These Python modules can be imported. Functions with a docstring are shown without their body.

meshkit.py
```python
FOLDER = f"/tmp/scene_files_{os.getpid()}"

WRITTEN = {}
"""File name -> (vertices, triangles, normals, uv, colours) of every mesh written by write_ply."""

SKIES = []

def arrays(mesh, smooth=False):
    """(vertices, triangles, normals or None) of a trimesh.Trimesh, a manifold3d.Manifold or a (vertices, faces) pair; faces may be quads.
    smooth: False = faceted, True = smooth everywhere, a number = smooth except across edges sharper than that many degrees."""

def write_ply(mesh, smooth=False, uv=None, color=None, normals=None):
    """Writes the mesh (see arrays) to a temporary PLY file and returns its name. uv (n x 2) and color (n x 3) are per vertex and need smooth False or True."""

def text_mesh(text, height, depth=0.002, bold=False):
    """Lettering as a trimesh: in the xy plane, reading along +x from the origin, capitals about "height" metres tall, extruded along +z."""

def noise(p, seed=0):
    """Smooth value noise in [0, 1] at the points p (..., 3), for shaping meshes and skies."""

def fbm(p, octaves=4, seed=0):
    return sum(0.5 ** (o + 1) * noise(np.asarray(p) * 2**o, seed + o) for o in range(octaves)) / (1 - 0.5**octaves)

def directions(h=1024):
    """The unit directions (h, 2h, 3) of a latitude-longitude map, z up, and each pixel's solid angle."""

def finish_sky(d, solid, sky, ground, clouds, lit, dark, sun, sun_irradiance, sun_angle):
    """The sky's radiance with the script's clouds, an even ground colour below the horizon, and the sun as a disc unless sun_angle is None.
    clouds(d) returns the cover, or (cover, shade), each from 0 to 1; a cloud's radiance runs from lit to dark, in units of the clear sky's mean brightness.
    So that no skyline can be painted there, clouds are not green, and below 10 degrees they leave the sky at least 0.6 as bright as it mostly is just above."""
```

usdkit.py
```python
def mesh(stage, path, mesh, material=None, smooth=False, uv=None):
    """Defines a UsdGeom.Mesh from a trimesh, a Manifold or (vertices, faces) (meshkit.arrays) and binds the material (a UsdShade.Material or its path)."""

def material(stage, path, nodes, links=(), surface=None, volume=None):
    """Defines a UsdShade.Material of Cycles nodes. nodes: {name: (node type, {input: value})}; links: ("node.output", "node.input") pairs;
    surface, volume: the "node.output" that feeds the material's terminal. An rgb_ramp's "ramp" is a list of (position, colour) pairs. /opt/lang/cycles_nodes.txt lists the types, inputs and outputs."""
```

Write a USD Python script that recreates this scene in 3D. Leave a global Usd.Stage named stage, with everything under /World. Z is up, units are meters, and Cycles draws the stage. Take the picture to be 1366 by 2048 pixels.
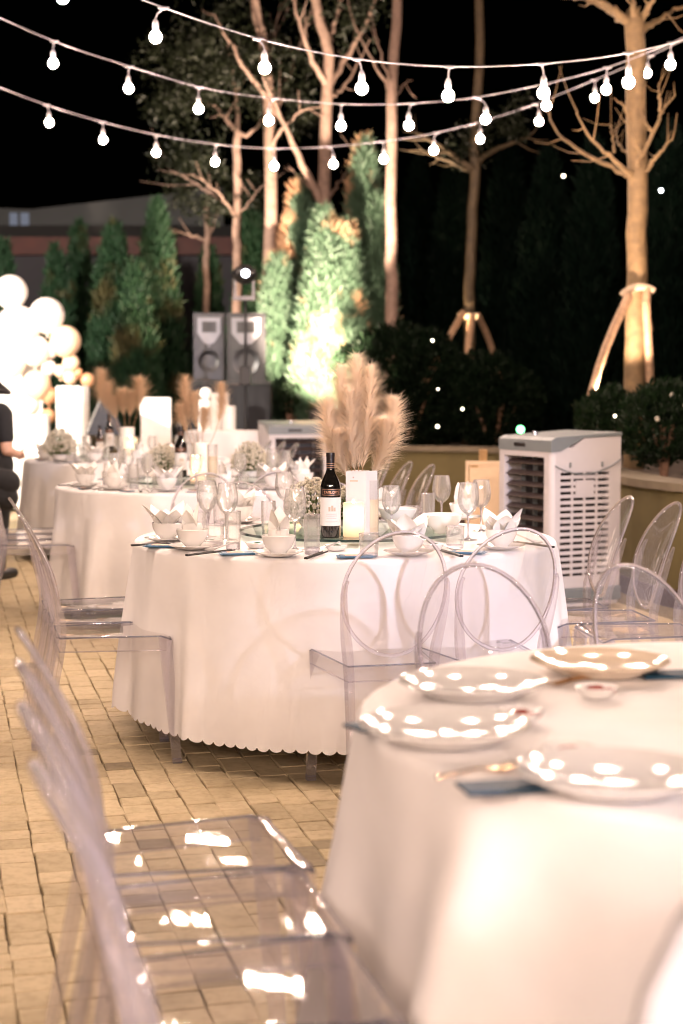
import math, random
import numpy as np, trimesh, usdkit, meshkit
from pxr import Usd, UsdGeom, UsdLux, UsdShade, Gf, Sdf
from shapely.geometry import Polygon, Point

stage = Usd.Stage.CreateInMemory()
UsdGeom.SetStageUpAxis(stage, 'Z'); UsdGeom.SetStageMetersPerUnit(stage, 1.0)
UsdGeom.Xform.Define(stage, '/World'); UsdGeom.Scope.Define(stage, '/World/Looks')
rng = np.random.default_rng(7); random.seed(7)
pi = math.pi

# ------------------------------------------------------------------ camera, sky, lamps
F, H, HOR = 3200.0, 1.34, 770.0                    # lens in photograph pixels, eye height, horizon row
PITCH = math.atan((1024 - HOR) / F)
cam = UsdGeom.Camera.Define(stage, '/World/Camera')
cam.CreateHorizontalApertureAttr(24.0); cam.CreateVerticalApertureAttr(36.0)
cam.CreateFocalLengthAttr(24.0 * F / 1366); cam.CreateClippingRangeAttr((0.1, 500.0))
cam.AddTranslateOp().Set((0, 0, H)); cam.AddRotateXOp().Set(90 - math.degrees(PITCH))
cam.CreateFStopAttr(2.6); cam.CreateFocusDistanceAttr(5.55); cam.CreateExposureAttr(1.1)

# night sky: the physical sky turned down until it is black
usdkit.material(stage, '/World/Looks/night_sky', {
    's': ('sky_texture', {'sky_type': 'single_scattering', 'sun_disc': False, 'sun_elevation': 0.05, 'sun_rotation': 2.6}),
    'b': ('background_shader', {'strength': 0.00006})}, [('s.color', 'b.color')], 'b.background')
dome = UsdLux.DomeLight.Define(stage, '/World/sky'); dome.CreateIntensityAttr(1.0)
UsdShade.MaterialBindingAPI.Apply(dome.GetPrim()).Bind(UsdShade.Material.Get(stage, '/World/Looks/night_sky'))

BULB = 450.0            # radiance of the festoon bulbs
WARM = (1.0, 0.73, 0.585)
def spot(name, pos, aim, radius, power, color, cone, soft=0.25):
    s = UsdLux.SphereLight.Define(stage, '/World/' + name)
    s.CreateRadiusAttr(radius); s.CreateIntensityAttr(power); s.CreateColorAttr(Gf.Vec3f(*color)); s.CreateNormalizeAttr(False)
    p, d = np.array(pos, float), np.array(aim, float) - np.array(pos, float)
    m = Gf.Matrix4d(); m.SetLookAt(Gf.Vec3d(*p), Gf.Vec3d(*(p + d)), Gf.Vec3d(0, 0.01, 1)); s.AddTransformOp().Set(m.GetInverse())
    sh = UsdLux.ShapingAPI.Apply(s.GetPrim()); sh.CreateShapingConeAngleAttr(cone); sh.CreateShapingConeSoftnessAttr(soft)
UNSEEN_LAMPS = {  # unseen lamps by fixture name: position, aim, radius, radiance, colour, half cone
    'flood':   ((4.5, -2.5, 2.4), (-0.50, 5.2, 0.70), 0.07, 7400, (0.80, 0.80, 1.0), 20),  # out of view on the right, placed to light the tables cool white
    'stage':   ((-5.4, 12.2, 2.9), (-4.0, 17.0, 1.2), 0.10, 5200, (1.0, 0.88, 0.76), 34),  # out of view on the left, placed to light the balloons
    'hedge':   ((-0.20, 15.2, 1.08), (0.04, 17.6, 2.65), 0.06, 23000, (1.0, 0.77, 0.57), 32),
    'grove':   ((-1.75, 17.75, 0.95), (-1.1, 18.9, 4.0), 0.05, 3000, (1.0, 0.74, 0.52), 50),
    'trunk':   ((1.90, 11.78, 1.22), (2.31, 12.6, 2.7), 0.04, 3900, (1.0, 0.70, 0.50), 40),
    'brace':   ((1.08, 16.30, 1.75), (1.32, 16.8, 2.7), 0.03, 2600, (1.0, 0.70, 0.42), 36),
}
for k, (p, a, r, w, c, cone) in UNSEEN_LAMPS.items():
    spot('lamp_' + k, p, a, r, w, c, cone)

# ------------------------------------------------------------------ helpers
def ray(u, v):
    c, s = math.cos(PITCH), math.sin(PITCH)
    return np.array([u - 683, F * c + (1024 - v) * s, -F * s + (1024 - v) * c])
def W(u, v, Y):
    d = ray(u, v); return np.array([0, 0, H]) + d * (Y / d[1])
def G(u, v, z):
    d = ray(u, v); return np.array([0, 0, H]) + d * ((z - H) / d[2])
A = np.array([-0.2415, 0.9704]); B = np.array([0.9704, 0.2415])      # along and across the rows of tables
def clean(name):
    used = clean.__dict__.setdefault('used', {}); n = used[name] = used.get(name, -1) + 1
    return name if n == 0 else f'{name}_{n:03d}'
def setdata(p, label=None, cat=None, group=None, kind=None):
    for k, v in (('label', label), ('category', cat), ('group', group), ('kind', kind)):
        if v: p.SetCustomDataByKey(k, v)
    return p
def place(x, loc, rz=0, scale=None, tilt=None):
    x.AddTranslateOp().Set(Gf.Vec3d(*map(float, loc)))
    if rz: x.AddRotateZOp().Set(math.degrees(rz))
    if tilt: x.AddRotateXYZOp().Set(Gf.Vec3f(*map(math.degrees, tilt)))
    if scale: x.AddScaleOp().Set(Gf.Vec3f(*(scale if np.ndim(scale) else (scale,) * 3)))
def thing(name, label, cat, loc=(0, 0, 0), rz=0, group=None, kind=None, scale=None, tilt=None):
    x = UsdGeom.Xform.Define(stage, '/World/' + clean(name)); place(x, loc, rz, scale, tilt)
    return setdata(x.GetPrim(), label, cat, group, kind)
def part(parent, name, mesh, mat, smooth=False, label=None, kind=None):
    base = str(parent.GetPath()); n = 0; path = f'{base}/{name}'
    while stage.GetPrimAtPath(path): n += 1; path = f'{base}/{name}_{n:03d}'
    p = usdkit.mesh(stage, path, mesh, M[mat], smooth).GetPrim()
    return setdata(p, label, kind=kind)
def single(name, mesh, mat, label, cat, smooth=False, loc=(0, 0, 0), rz=0, group=None, kind=None, scale=None, tilt=None):
    g = usdkit.mesh(stage, '/World/' + clean(name), mesh, M[mat], smooth); place(g, loc, rz, scale, tilt)
    return setdata(g.GetPrim(), label, cat, group, kind)
def proto(name):
    return stage.CreateClassPrim('/World/class_' + name)
def copy(pr, name, label, cat, loc, rz=0, group=None, scale=None, tilt=None):
    t = thing(name, label, cat, loc, rz, group, None, scale, tilt)
    t.GetReferences().AddInternalReference(pr.GetPath()); t.SetInstanceable(True)
    return t
def cat_(*ms): return trimesh.util.concatenate([m for m in ms if m is not None])
def tm(v, f): 
    f = np.asarray(f)
    if f.shape[1] == 4: f = np.vstack([f[:, [0, 1, 2]], f[:, [0, 2, 3]]])
    return trimesh.Trimesh(np.asarray(v, float), f, process=False)
def box(e, c=(0, 0, 0), rz=0):
    b = trimesh.creation.box(e)
    if rz: b.apply_transform(trimesh.transformations.rotation_matrix(rz, [0, 0, 1]))
    b.apply_translation(c); return b
def rbox(e, r, c=(0, 0, 0)):
    import manifold3d as m3
    hx, hy, hz = np.array(e) / 2 - r; s = m3.Manifold.sphere(r, 12)
    return_ = m3.Manifold.batch_hull([s.translate((x * hx, y * hy, z * hz)) for x in (-1, 1) for y in (-1, 1) for z in (-1, 1)])
    m = return_.to_mesh(); t = trimesh.Trimesh(m.vert_properties[:, :3], m.tri_verts); t.apply_translation(c); return t
def grid(P, close_u=False):
    n, m = P.shape[:2]; i, j = np.meshgrid(np.arange(n - 1), np.arange(m if close_u else m - 1), indexing='ij'); k = (j + 1) % m
    q = np.stack([i * m + j, i * m + k, (i + 1) * m + k, (i + 1) * m + j], -1).reshape(-1, 4)
    return tm(P.reshape(-1, 3), q)
def lathe(prof, n=24):
    a = np.arange(n) * 2 * pi / n; p = np.array(prof, float)
    return grid(np.stack([p[:, 0:1] * np.cos(a), p[:, 0:1] * np.sin(a), np.repeat(p[:, 1:2], n, 1)], -1), True)
def tube(pts, rad, n=8, cap=True, flat=1.0):
    p = np.asarray(pts, float); t = np.gradient(p, axis=0); t /= np.linalg.norm(t, axis=1, keepdims=True) + 1e-12
    ref = np.array([0, 0, 1.0]) if abs(t[:, 2]).mean() < 0.8 else np.array([0, 1.0, 0])
    a = np.cross(t, ref); a /= np.linalg.norm(a, axis=1, keepdims=True) + 1e-12; b = np.cross(t, a)
    th = np.arange(n) * 2 * pi / n; r = np.broadcast_to(rad, (len(p),))[:, None, None]
    R = p[:, None] + r * (np.cos(th)[None, :, None] * a[:, None] + flat * np.sin(th)[None, :, None] * b[:, None])
    if cap: R = np.concatenate([p[None, :1].repeat(n, 1), R, p[None, -1:].repeat(n, 1)])
    return grid(R, True)
def loop_tube(pts, rad, n=8):
    p = np.asarray(pts, float); t = np.roll(p, -1, 0) - np.roll(p, 1, 0); t /= np.linalg.norm(t, axis=1, keepdims=True)
    c = p.mean(0); a = p - c; a -= (a * t).sum(1, keepdims=True) * t; a /= np.linalg.norm(a, axis=1, keepdims=True); b = np.cross(t, a)
    th = np.arange(n) * 2 * pi / n
    R = p[:, None] + rad * (np.cos(th)[None, :, None] * a[:, None] + np.sin(th)[None, :, None] * b[:, None])
    return grid(np.concatenate([R, R[:1]]), True)
def taper(p0, p1, s0, s1):
    """square tapered post from p0 (half sizes s0) to p1 (half sizes s1)"""
    v = [np.array(p) + np.array([x * s[0], y * s[1], 0]) for p, s in ((p0, s0), (p1, s1)) for x, y in ((-1, -1), (1, -1), (1, 1), (-1, 1))]
    return tm(v, [[0, 1, 5, 4], [1, 2, 6, 5], [2, 3, 7, 6], [3, 0, 4, 7], [3, 2, 1, 0], [4, 5, 6, 7]])
def poly(pts, h, z=0):
    m = trimesh.creation.extrude_polygon(Polygon(pts), h, engine='earcut'); m.apply_translation((0, 0, z)); return m
def smooth_path(pts, n):
    from scipy.interpolate import PchipInterpolator, CubicSpline
    p = np.asarray(pts, float); s = np.linspace(0, 1, len(p)); return CubicSpline(s, p)(np.linspace(0, 1, n))
def leaf_cards(C, L, Wd, up, r, spread=0.7):
    """diamond leaves: centres C, lengths L, widths Wd, main direction up (n,3)"""
    n = len(C); d = up + spread * r.normal(size=(n, 3)); d /= np.linalg.norm(d, axis=1, keepdims=True)
    s = np.cross(d, r.normal(size=(n, 3))); s /= np.linalg.norm(s, axis=1, keepdims=True)
    nn = np.cross(d, s); L = np.broadcast_to(L, n)[:, None]; Wd = np.broadcast_to(Wd, n)[:, None]
    v = np.stack([C, C + d * L * .45 + s * Wd / 2 + nn * Wd * .15, C + d * L, C + d * L * .45 - s * Wd / 2 + nn * Wd * .15], 1).reshape(-1, 3)
    k = np.arange(n)[:, None] * 4
    return tm(v, np.hstack([k, k + 1, k + 2, k + 3]))

# ------------------------------------------------------------------ materials
M = {}
def mat(name, nodes, links, surface, volume=None):
    M[name] = usdkit.material(stage, '/World/Looks/' + name, nodes, links, surface, volume)
def plain(name, color, rough=0.5, var=0.06, scale=30.0, bump=0.0, spec=0.5, metal=0.0, extra=None):
    c0 = tuple(max(0, c * (1 - var)) for c in color); c1 = tuple(min(1, c * (1 + var)) for c in color)
    nodes = {'tc': ('texture_coordinate', {}), 'n': ('noise_texture', {'scale': scale, 'detail': 5.0}), 'r': ('rgb_ramp', {'ramp': [(.3, c0), (.7, c1)]}),
             'p': ('principled_bsdf', {'roughness': rough, 'specular_ior_level': spec, 'metallic': metal, **(extra or {})})}
    links = [('tc.object', 'n.vector'), ('n.fac', 'r.fac'), ('r.color', 'p.base_color')]
    if bump: nodes['b'] = ('bump', {'strength': bump, 'distance': 0.01}); links += [('n.fac', 'b.height'), ('b.normal', 'p.normal')]
    mat(name, nodes, links, 'p.BSDF')
def pane(name, tint, ior=1.9, haze=0.0, hazecol=(.8, .78, .9), straight=0.0, rough=0.0, cap=.38, bump=False, bend=1.0):
    """clear sheet: lets light through, mirrors by fresnel, with milky scatter, part haze, part painted-in reflections"""
    nodes = {'t': ('transparent_bsdf', {'color': tint}), 'g': ('glossy_bsdf', {'color': (1, 1, 1), 'roughness': rough}), 'f': ('fresnel', {'IOR': ior}),
             'x': ('refraction_bsdf', {'color': tint, 'IOR': bend, 'roughness': 0.0}), 'mx': ('mix_closure', {'fac': straight}),
             'lim': ('math', {'math_type': 'minimum', 'value2': cap}), 'd': ('diffuse_bsdf', {'color': hazecol}), 'md': ('mix_closure', {'fac': haze}), 'm': ('mix_closure', {})}
    extra = []
    if bump: nodes.update({'tc': ('texture_coordinate', {}), 'mp': ('mapping', {'scale': (3.0, 11.0, 5.0)}), 'nz': ('noise_texture', {'scale': 1.0, 'detail': 1.5}), 'bp': ('bump', {'strength': .13, 'distance': .02})}); extra = [('tc.object', 'mp.vector'), ('mp.vector', 'nz.vector'), ('nz.fac', 'bp.height'), ('bp.normal', 'g.normal')]
    mat(name, nodes, extra + [('t.BSDF', 'mx.closure1'), ('x.BSDF', 'mx.closure2'), ('mx.closure', 'md.closure1'), ('d.BSDF', 'md.closure2'),
                      ('f.fac', 'lim.value1'), ('lim.value', 'm.fac'), ('md.closure', 'm.closure1'), ('g.BSDF', 'm.closure2')], 'm.closure')
pane('acrylic_sheet', (.955, .945, .965), 1.55, 0.06, (.93, .91, .95), 0.22, rough=.04, bump=True)
pane('acrylic_post', (.95, .935, .96), 1.6, 0.06, (.93, .91, .96), 0.22)
pane('drinking_glass', (.97, .97, .965), 1.65, 0.085, (.97, .95, .92), 0.25, cap=.5, bend=1.12)
mat('acrylic_rim', {'p': ('principled_bsdf', {'base_color': (.93, .91, .96), 'transmission_weight': 1.0, 'roughness': 0.02, 'ior': 1.5}), 't': ('transparent_bsdf', {'color': (.93, .91, .96)}),
    'd': ('diffuse_bsdf', {'color': (.93, .91, .97)}), 'm1': ('mix_closure', {'fac': .14}), 'm2': ('mix_closure', {'fac': .68})},
    [('t.BSDF', 'm1.closure1'), ('d.BSDF', 'm1.closure2'), ('m1.closure', 'm2.closure1'), ('p.BSDF', 'm2.closure2')], 'm2.closure')
mat('acrylic_edge', {'p': ('principled_bsdf', {'base_color': (.38, .40, .50), 'transmission_weight': .85, 'roughness': 0.05, 'ior': 1.5})}, [], 'p.BSDF')  # dark bluish tint paints in the dark reflections along the edges
pane('susan_glass', (.55, .66, .60), 1.9, 0.05, (.3, .42, .36), 0.1)
plain('susan_edge', (.01, .035, .03), 0.08, spec=0.8)
plain('lilac_cover', (.42, .41, .43), 0.75, 0.03, 6.0)
plain('cloth', (.72, .70, .70), 0.75, 0.03, 6.0, 0.0, 0.25, extra={'sheen_weight': 0.15})
# woven look: fine weave bump
mat('linen', {'tc': ('texture_coordinate', {}), 'w1': ('noise_texture', {'scale': 420.0, 'detail': 2.0}), 'cr': ('noise_texture', {'scale': 7.0, 'detail': 3.0, 'distortion': 1.2}), 'b2': ('bump', {'strength': 0.11, 'distance': 0.02}), 'n': ('noise_texture', {'scale': 5.0, 'detail': 4.0}),
              'r': ('rgb_ramp', {'ramp': [(.3, (.70, .675, .67)), (.7, (.77, .745, .74))]}), 'b': ('bump', {'strength': 0.12, 'distance': 0.003}), 
              'p': ('principled_bsdf', {'roughness': 0.7, 'specular_ior_level': 0.25, 'sheen_weight': 0.1})},
    [('tc.object', 'w1.vector'), ('tc.object', 'n.vector'), ('n.fac', 'r.fac'), ('r.color', 'p.base_color'), ('w1.fac', 'b.height'), ('tc.object', 'cr.vector'), ('cr.fac', 'b2.height'), ('b2.normal', 'b.normal'), ('b.normal', 'p.normal')], 'p.BSDF')
plain('napkin', (.76, .74, .71), 0.8, 0.03, 20.0)
plain('porcelain', (.70, .685, .67), 0.08, 0.01, spec=0.5, extra={'coat_weight': 0.5})
plain('porcelain_painted_warm', (.72, .60, .46), 0.10, 0.02, extra={'coat_weight': 0.5})  # white plate with the warm light put into its colour
plain('chili', (.22, .02, .01), 0.2)
plain('herb', (.01, .07, .03), 0.4)
plain('black_wood', (.008, .007, .007), 0.35)
plain('blue_packet', (.035, .12, .22), 0.35, 0.15, 60.0, 0.2)
plain('packet_print', (.75, .42, .30), 0.5)
plain('navy_packet', (.010, .045, .085), 0.6, 0.1, spec=.2)
plain('gold', (.72, .48, .26), 0.18, 0.05, metal=1.0)
plain('bottle_glass', (.006, .005, .004), 0.04, 0.0, spec=0.7, extra={'coat_weight': 1.0})
plain('foil', (.012, .008, .008), 0.3)
plain('copper_print', (.60, .33, .22), 0.35, metal=0.6)
plain('label_paper', (.56, .545, .53), 0.6, 0.02)
plain('pale_print', (.40, .32, .24), 0.6)
plain('grey_print', (.34, .33, .33), 0.6)
plain('card', (.50, .475, .47), 0.6, 0.02)
plain('pink_print', (.34, .21, .17), 0.6)
def wax(name, e, c1, c2, zmax):
    mat(name, {'tc': ('texture_coordinate', {}), 's': ('separate_xyz', {}), 'm': ('math', {'math_type': 'divide', 'value2': zmax}),
               'r': ('rgb_ramp', {'ramp': [(0, tuple(x * .45 for x in c1)), (.5, c2), (.8, c2), (1, tuple(x * .7 for x in c1))]}),
               'p': ('principled_bsdf', {'base_color': (.38, .30, .20), 'roughness': 0.5, 'emission_strength': e})},
        [('tc.object', 's.vector'), ('s.z', 'm.value1'), ('m.value', 'r.fac'), ('r.color', 'p.emission_color')], 'p.BSDF')
wax('candle_wax', .95, (1.0, .52, .26), (1.0, .68, .40), 0.125)
wax('glass_candle_wax', 0.20, (1.0, .62, .38), (1.0, .70, .46), 0.12)
mat('flame', {'e': ('emission', {'color': (1, .8, .45), 'strength': 14.0})}, [], 'e.emission')
mat('bulb_glow', {'e': ('emission', {'color': WARM, 'strength': BULB})}, [], 'e.emission')
plain('bulb_socket', (.30, .29, .31), 0.4)
plain('white_cable', (.24, .23, .25), 0.5)
plain('vase_white', (.80, .76, .70), 0.4, 0.02)
def hair(name, c0, c1):
    mat(name, {'g': ('geometry', {}), 'r': ('rgb_ramp', {'ramp': [(0, c0), (1, c1)]}), 'd': ('diffuse_bsdf', {}), 't': ('translucent_bsdf', {}), 'm': ('mix_closure', {'fac': 0.35})},
        [('g.random_per_island', 'r.fac'), ('r.color', 'd.color'), ('r.color', 't.color'), ('d.BSDF', 'm.closure1'), ('t.BSDF', 'm.closure2')], 'm.closure')
hair('pampas_hair', (.80, .68, .54), (.97, .92, .84))
hair('pampas_tan', (.66, .50, .34), (.90, .75, .56))
plain('pampas_stem', (.34, .19, .09), 0.6)
hair('breath_bloom', (.70, .66, .56), (.86, .84, .76))
hair('breath_stem', (.10, .14, .04), (.20, .22, .08))
def foliage(name, c0, c1, c2, cm=None, tr=.3, spec=.3, clump=None):
    ramp = [(0, c0), (.55, c1), (1, c2)] if cm is None else [(0, c0), (.45, c1), (.78, c2), (.86, cm), (1, cm)]
    if clump is not None:
        mat(name, {'g': ('geometry', {}), 'r': ('rgb_ramp', {'ramp': ramp}), 'nz': ('noise_texture', {'scale': 2.1, 'detail': 3.0}), 'nr': ('rgb_ramp', {'ramp': [(.56, (0, 0, 0)), (.66, (.85, .85, .85))]}), 'mx': ('mix', {'color2': clump}),
                   'd': ('principled_bsdf', {'roughness': .5, 'specular_ior_level': spec}), 't': ('translucent_bsdf', {}), 'm': ('mix_closure', {'fac': tr})},
            [('g.random_per_island', 'r.fac'), ('g.position', 'nz.vector'), ('nz.fac', 'nr.fac'), ('nr.color', 'mx.fac'), ('r.color', 'mx.color1'), ('mx.color', 'd.base_color'), ('mx.color', 't.color'), ('d.BSDF', 'm.closure1'), ('t.BSDF', 'm.closure2')], 'm.closure'); return
    mat(name, {'g': ('geometry', {}), 'r': ('rgb_ramp', {'ramp': ramp}), 'd': ('principled_bsdf', {'roughness': .45, 'specular_ior_level': spec}), 't': ('translucent_bsdf', {}), 'm': ('mix_closure', {'fac': tr})},
        [('g.random_per_island', 'r.fac'), ('r.color', 'd.base_color'), ('r.color', 't.color'), ('d.BSDF', 'm.closure1'), ('t.BSDF', 'm.closure2')], 'm.closure')
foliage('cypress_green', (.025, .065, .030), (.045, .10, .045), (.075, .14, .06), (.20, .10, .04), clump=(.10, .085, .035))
foliage('cypress_painted_dark', (.002, .0055, .0035), (.004, .010, .006), (.009, .017, .010), (.011, .0045, .003), spec=.03)  # darkness of the unlit trees is put into the leaf colour
foliage('cypress_painted_lit', (.05, .09, .055), (.095, .14, .085), (.20, .21, .13), (.40, .21, .12), clump=(.42, .23, .13))  # lit copy: the hedge's lamplight is partly put into the leaf colour
foliage('tree_leaf', (.010, .013, .006), (.024, .027, .011), (.05, .05, .02))
foliage('shrub_painted_dark', (.003, .007, .003), (.005, .012, .005), (.011, .019, .007), spec=.06)  # darkness of the unlit shrubs is put into the leaf colour
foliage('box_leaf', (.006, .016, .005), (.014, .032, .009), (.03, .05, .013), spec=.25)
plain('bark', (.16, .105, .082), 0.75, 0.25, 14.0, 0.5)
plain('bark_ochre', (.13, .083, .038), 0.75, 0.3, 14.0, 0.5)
plain('bark_painted_dim', (.042, .027, .011), 0.75, 0.3, 14.0, 0.5)  # ochre bark copy with the dim light put into its colour
plain('twig', (.20, .11, .07), 0.75, 0.2)
plain('stake', (.24, .15, .09), 0.7, 0.2, 20.0)
plain('wrap', (.36, .27, .19), 0.8, 0.15)
plain('concrete_wall', (.12, .096, .038), 0.85, 0.12, 5.0, 0.15)
plain('coping', (.16, .13, .09), 0.8, 0.1, 8.0, 0.1)
plain('soil', (.05, .035, .025), 0.95, 0.3, 6.0)
plain('wall_base', (.06, .03, .025), 0.8)
plain('cream_panel', (.66, .50, .34), 0.5, 0.03)
plain('wood_post', (.40, .24, .10), 0.6, 0.2)
plain('appliance_white', (.50, .475, .49), 0.35, 0.01)
plain('appliance_grey', (.16, .18, .19), 0.4, 0.03)
plain('louvre_dark', (.012, .008, .008), 0.4)
plain('louvre_slat', (.05, .035, .033), 0.4)
plain('black_plastic', (.007, .007, .008), 0.45, 0.1)
plain('black_fabric', (.008, .008, .010), 0.9, 0.2)
plain('speaker_grey', (.009, .009, .011), 0.4, 0.2, 60.0)
plain('speaker_horn', (.13, .128, .145), 0.35, 0.03)
plain('speaker_mesh', (.010, .010, .012), 0.4, 0.3, 200.0)
plain('steel', (.5, .5, .52), 0.25, 0.05, metal=1.0)
plain('table_leg', (.02, .022, .022), 0.4)
plain('ply', (.35, .24, .14), 0.6)
plain('balloon_white', (.85, .79, .74), 0.22, 0.01)
plain('balloon_peach', (.84, .60, .42), 0.22, 0.02)
plain('balloon_tan', (.62, .33, .18), 0.22, 0.02)
plain('white_paint', (.82, .80, .77), 0.5, 0.01)
plain('skin', (.55, .33, .24), 0.5, 0.05, 40.0)
plain('hair_black', (.010, .008, .008), 0.35, 0.3, 60.0)
plain('black_cotton', (.010, .010, .012), 0.85, 0.2)
plain('lilac_scarf', (.60, .50, .56), 0.8)
plain('roof_metal', (.012, .013, .015), 0.55, 0.15, 3.0)
plain('fascia_red', (.085, .014, .008), 0.6, 0.2, 4.0)
plain('shed_wall', (.05, .045, .054), 0.8, 0.1, 3.0)
plain('recess_shade', (.02, .018, .018), 0.9)  # gap under the shed roof, its shade put into the colour
mat('window_glow', {'e': ('emission', {'color': (.75, .8, 1.0), 'strength': 0.10})}, [], 'e.emission')
mat('dot_white', {'e': ('emission', {'color': (.9, .95, 1.0), 'strength': 12.0})}, [], 'e.emission')
mat('dot_warm', {'e': ('emission', {'color': (1, .86, .6), 'strength': 9.0})}, [], 'e.emission')
mat('led_green', {'e': ('emission', {'color': (.2, 1.0, .35), 'strength': 4.0})}, [], 'e.emission')
mat('lamp_lens', {'e': ('emission', {'color': (.85, .9, 1.0), 'strength': 7.0})}, [], 'e.emission')
mat('paver', {'g': ('geometry', {}), 'o': ('object_info', {}), 'a': ('math', {'math_type': 'add'}), 'fr': ('math', {'math_type': 'fraction'}),
              'r': ('rgb_ramp', {'ramp': [(0, (.25, .20, .13)), (.04, (.36, .29, .18)), (.09, (.47, .38, .235)), (.6, (.52, .42, .26)), (1, (.57, .465, .30))]}),
              'n': ('noise_texture', {'scale': 28.0, 'detail': 6.0, 'roughness': .65}), 'n2': ('noise_texture', {'scale': 2.2, 'detail': 3.0}),
              'r2': ('rgb_ramp', {'ramp': [(.3, (.72, .70, .66)), (.55, (1, 1, 1))]}), 'r3': ('rgb_ramp', {'ramp': [(.30, (.62, .60, .55)), (.48, (1, 1, 1))]}),
              'm1': ('mix', {'mix_type': 'multiply', 'fac': .8}), 'm2': ('mix', {'mix_type': 'multiply', 'fac': .7}),
              'b': ('bump', {'strength': .35, 'distance': .006}), 'p': ('principled_bsdf', {'roughness': .72, 'specular_ior_level': .3})},
    [('g.random_per_island', 'a.value1'), ('o.random', 'a.value2'), ('a.value', 'fr.value1'), ('fr.value', 'r.fac'), ('g.position', 'n.vector'), ('g.position', 'n2.vector'),
     ('n.fac', 'r2.fac'), ('n2.fac', 'r3.fac'), ('r.color', 'm1.color1'), ('r2.color', 'm1.color2'), ('m1.color', 'm2.color1'), ('r3.color', 'm2.color2'), ('m2.color', 'p.base_color'), ('n.fac', 'b.height'), ('b.normal', 'p.normal')], 'p.BSDF')
plain('joint_sand', (.17, .13, .07), 0.95, 0.3, 40.0)
mat('far_paving', {'g': ('geometry', {}), 'mp': ('mapping', {'rotation': (0, 0, -0.2439)}), 'k': ('brick_texture', {'scale': 1.0, 'brick_width': .2, 'row_height': .1, 'mortar_size': .004, 'color1': (.50, .385, .245), 'color2': (.42, .32, .20), 'mortar': (.06, .045, .03)}),
                   'p': ('principled_bsdf', {'roughness': .75})}, [('g.position', 'mp.vector'), ('mp.vector', 'k.vector'), ('k.color', 'p.base_color')], 'p.BSDF')

# ------------------------------------------------------------------ ground and paving
def sheet(pts, z):
    m = trimesh.creation.extrude_polygon(Polygon(pts), .01, engine='earcut'); m.apply_translation((0, 0, z - .01)); return m
pav = thing('pavement', None, None, kind='structure')
def st(s, t): return np.array([B[0] * s + A[0] * t, B[1] * s + A[1] * t])
def proj(P):
    P = np.asarray(P, float); d = P - [0, 0, H]; c, s = math.cos(PITCH), math.sin(PITCH)
    f = d[..., 1] * c - d[..., 2] * s; u = d[..., 1] * s + d[..., 2] * c
    return 683 + F * d[..., 0] / f, 1024 - F * u / f
pieces = []
for ci in range(-52, 40):
    s0 = ci * 0.1 + 0.03; t = 2.4 + rng.random() * 0.1; 
    while t < 15.0:
        L = rng.choice([.1, .1, .1, .1, .1, .2, .2, .14])
        c = st(s0 + .05, t + L / 2)
        u, v = proj([c[0], c[1], 0])
        if -160 < u < 1500 and v < 2180: pieces.append((s0 + .05, t + L / 2, L, u, v, c))
        t += L
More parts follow.
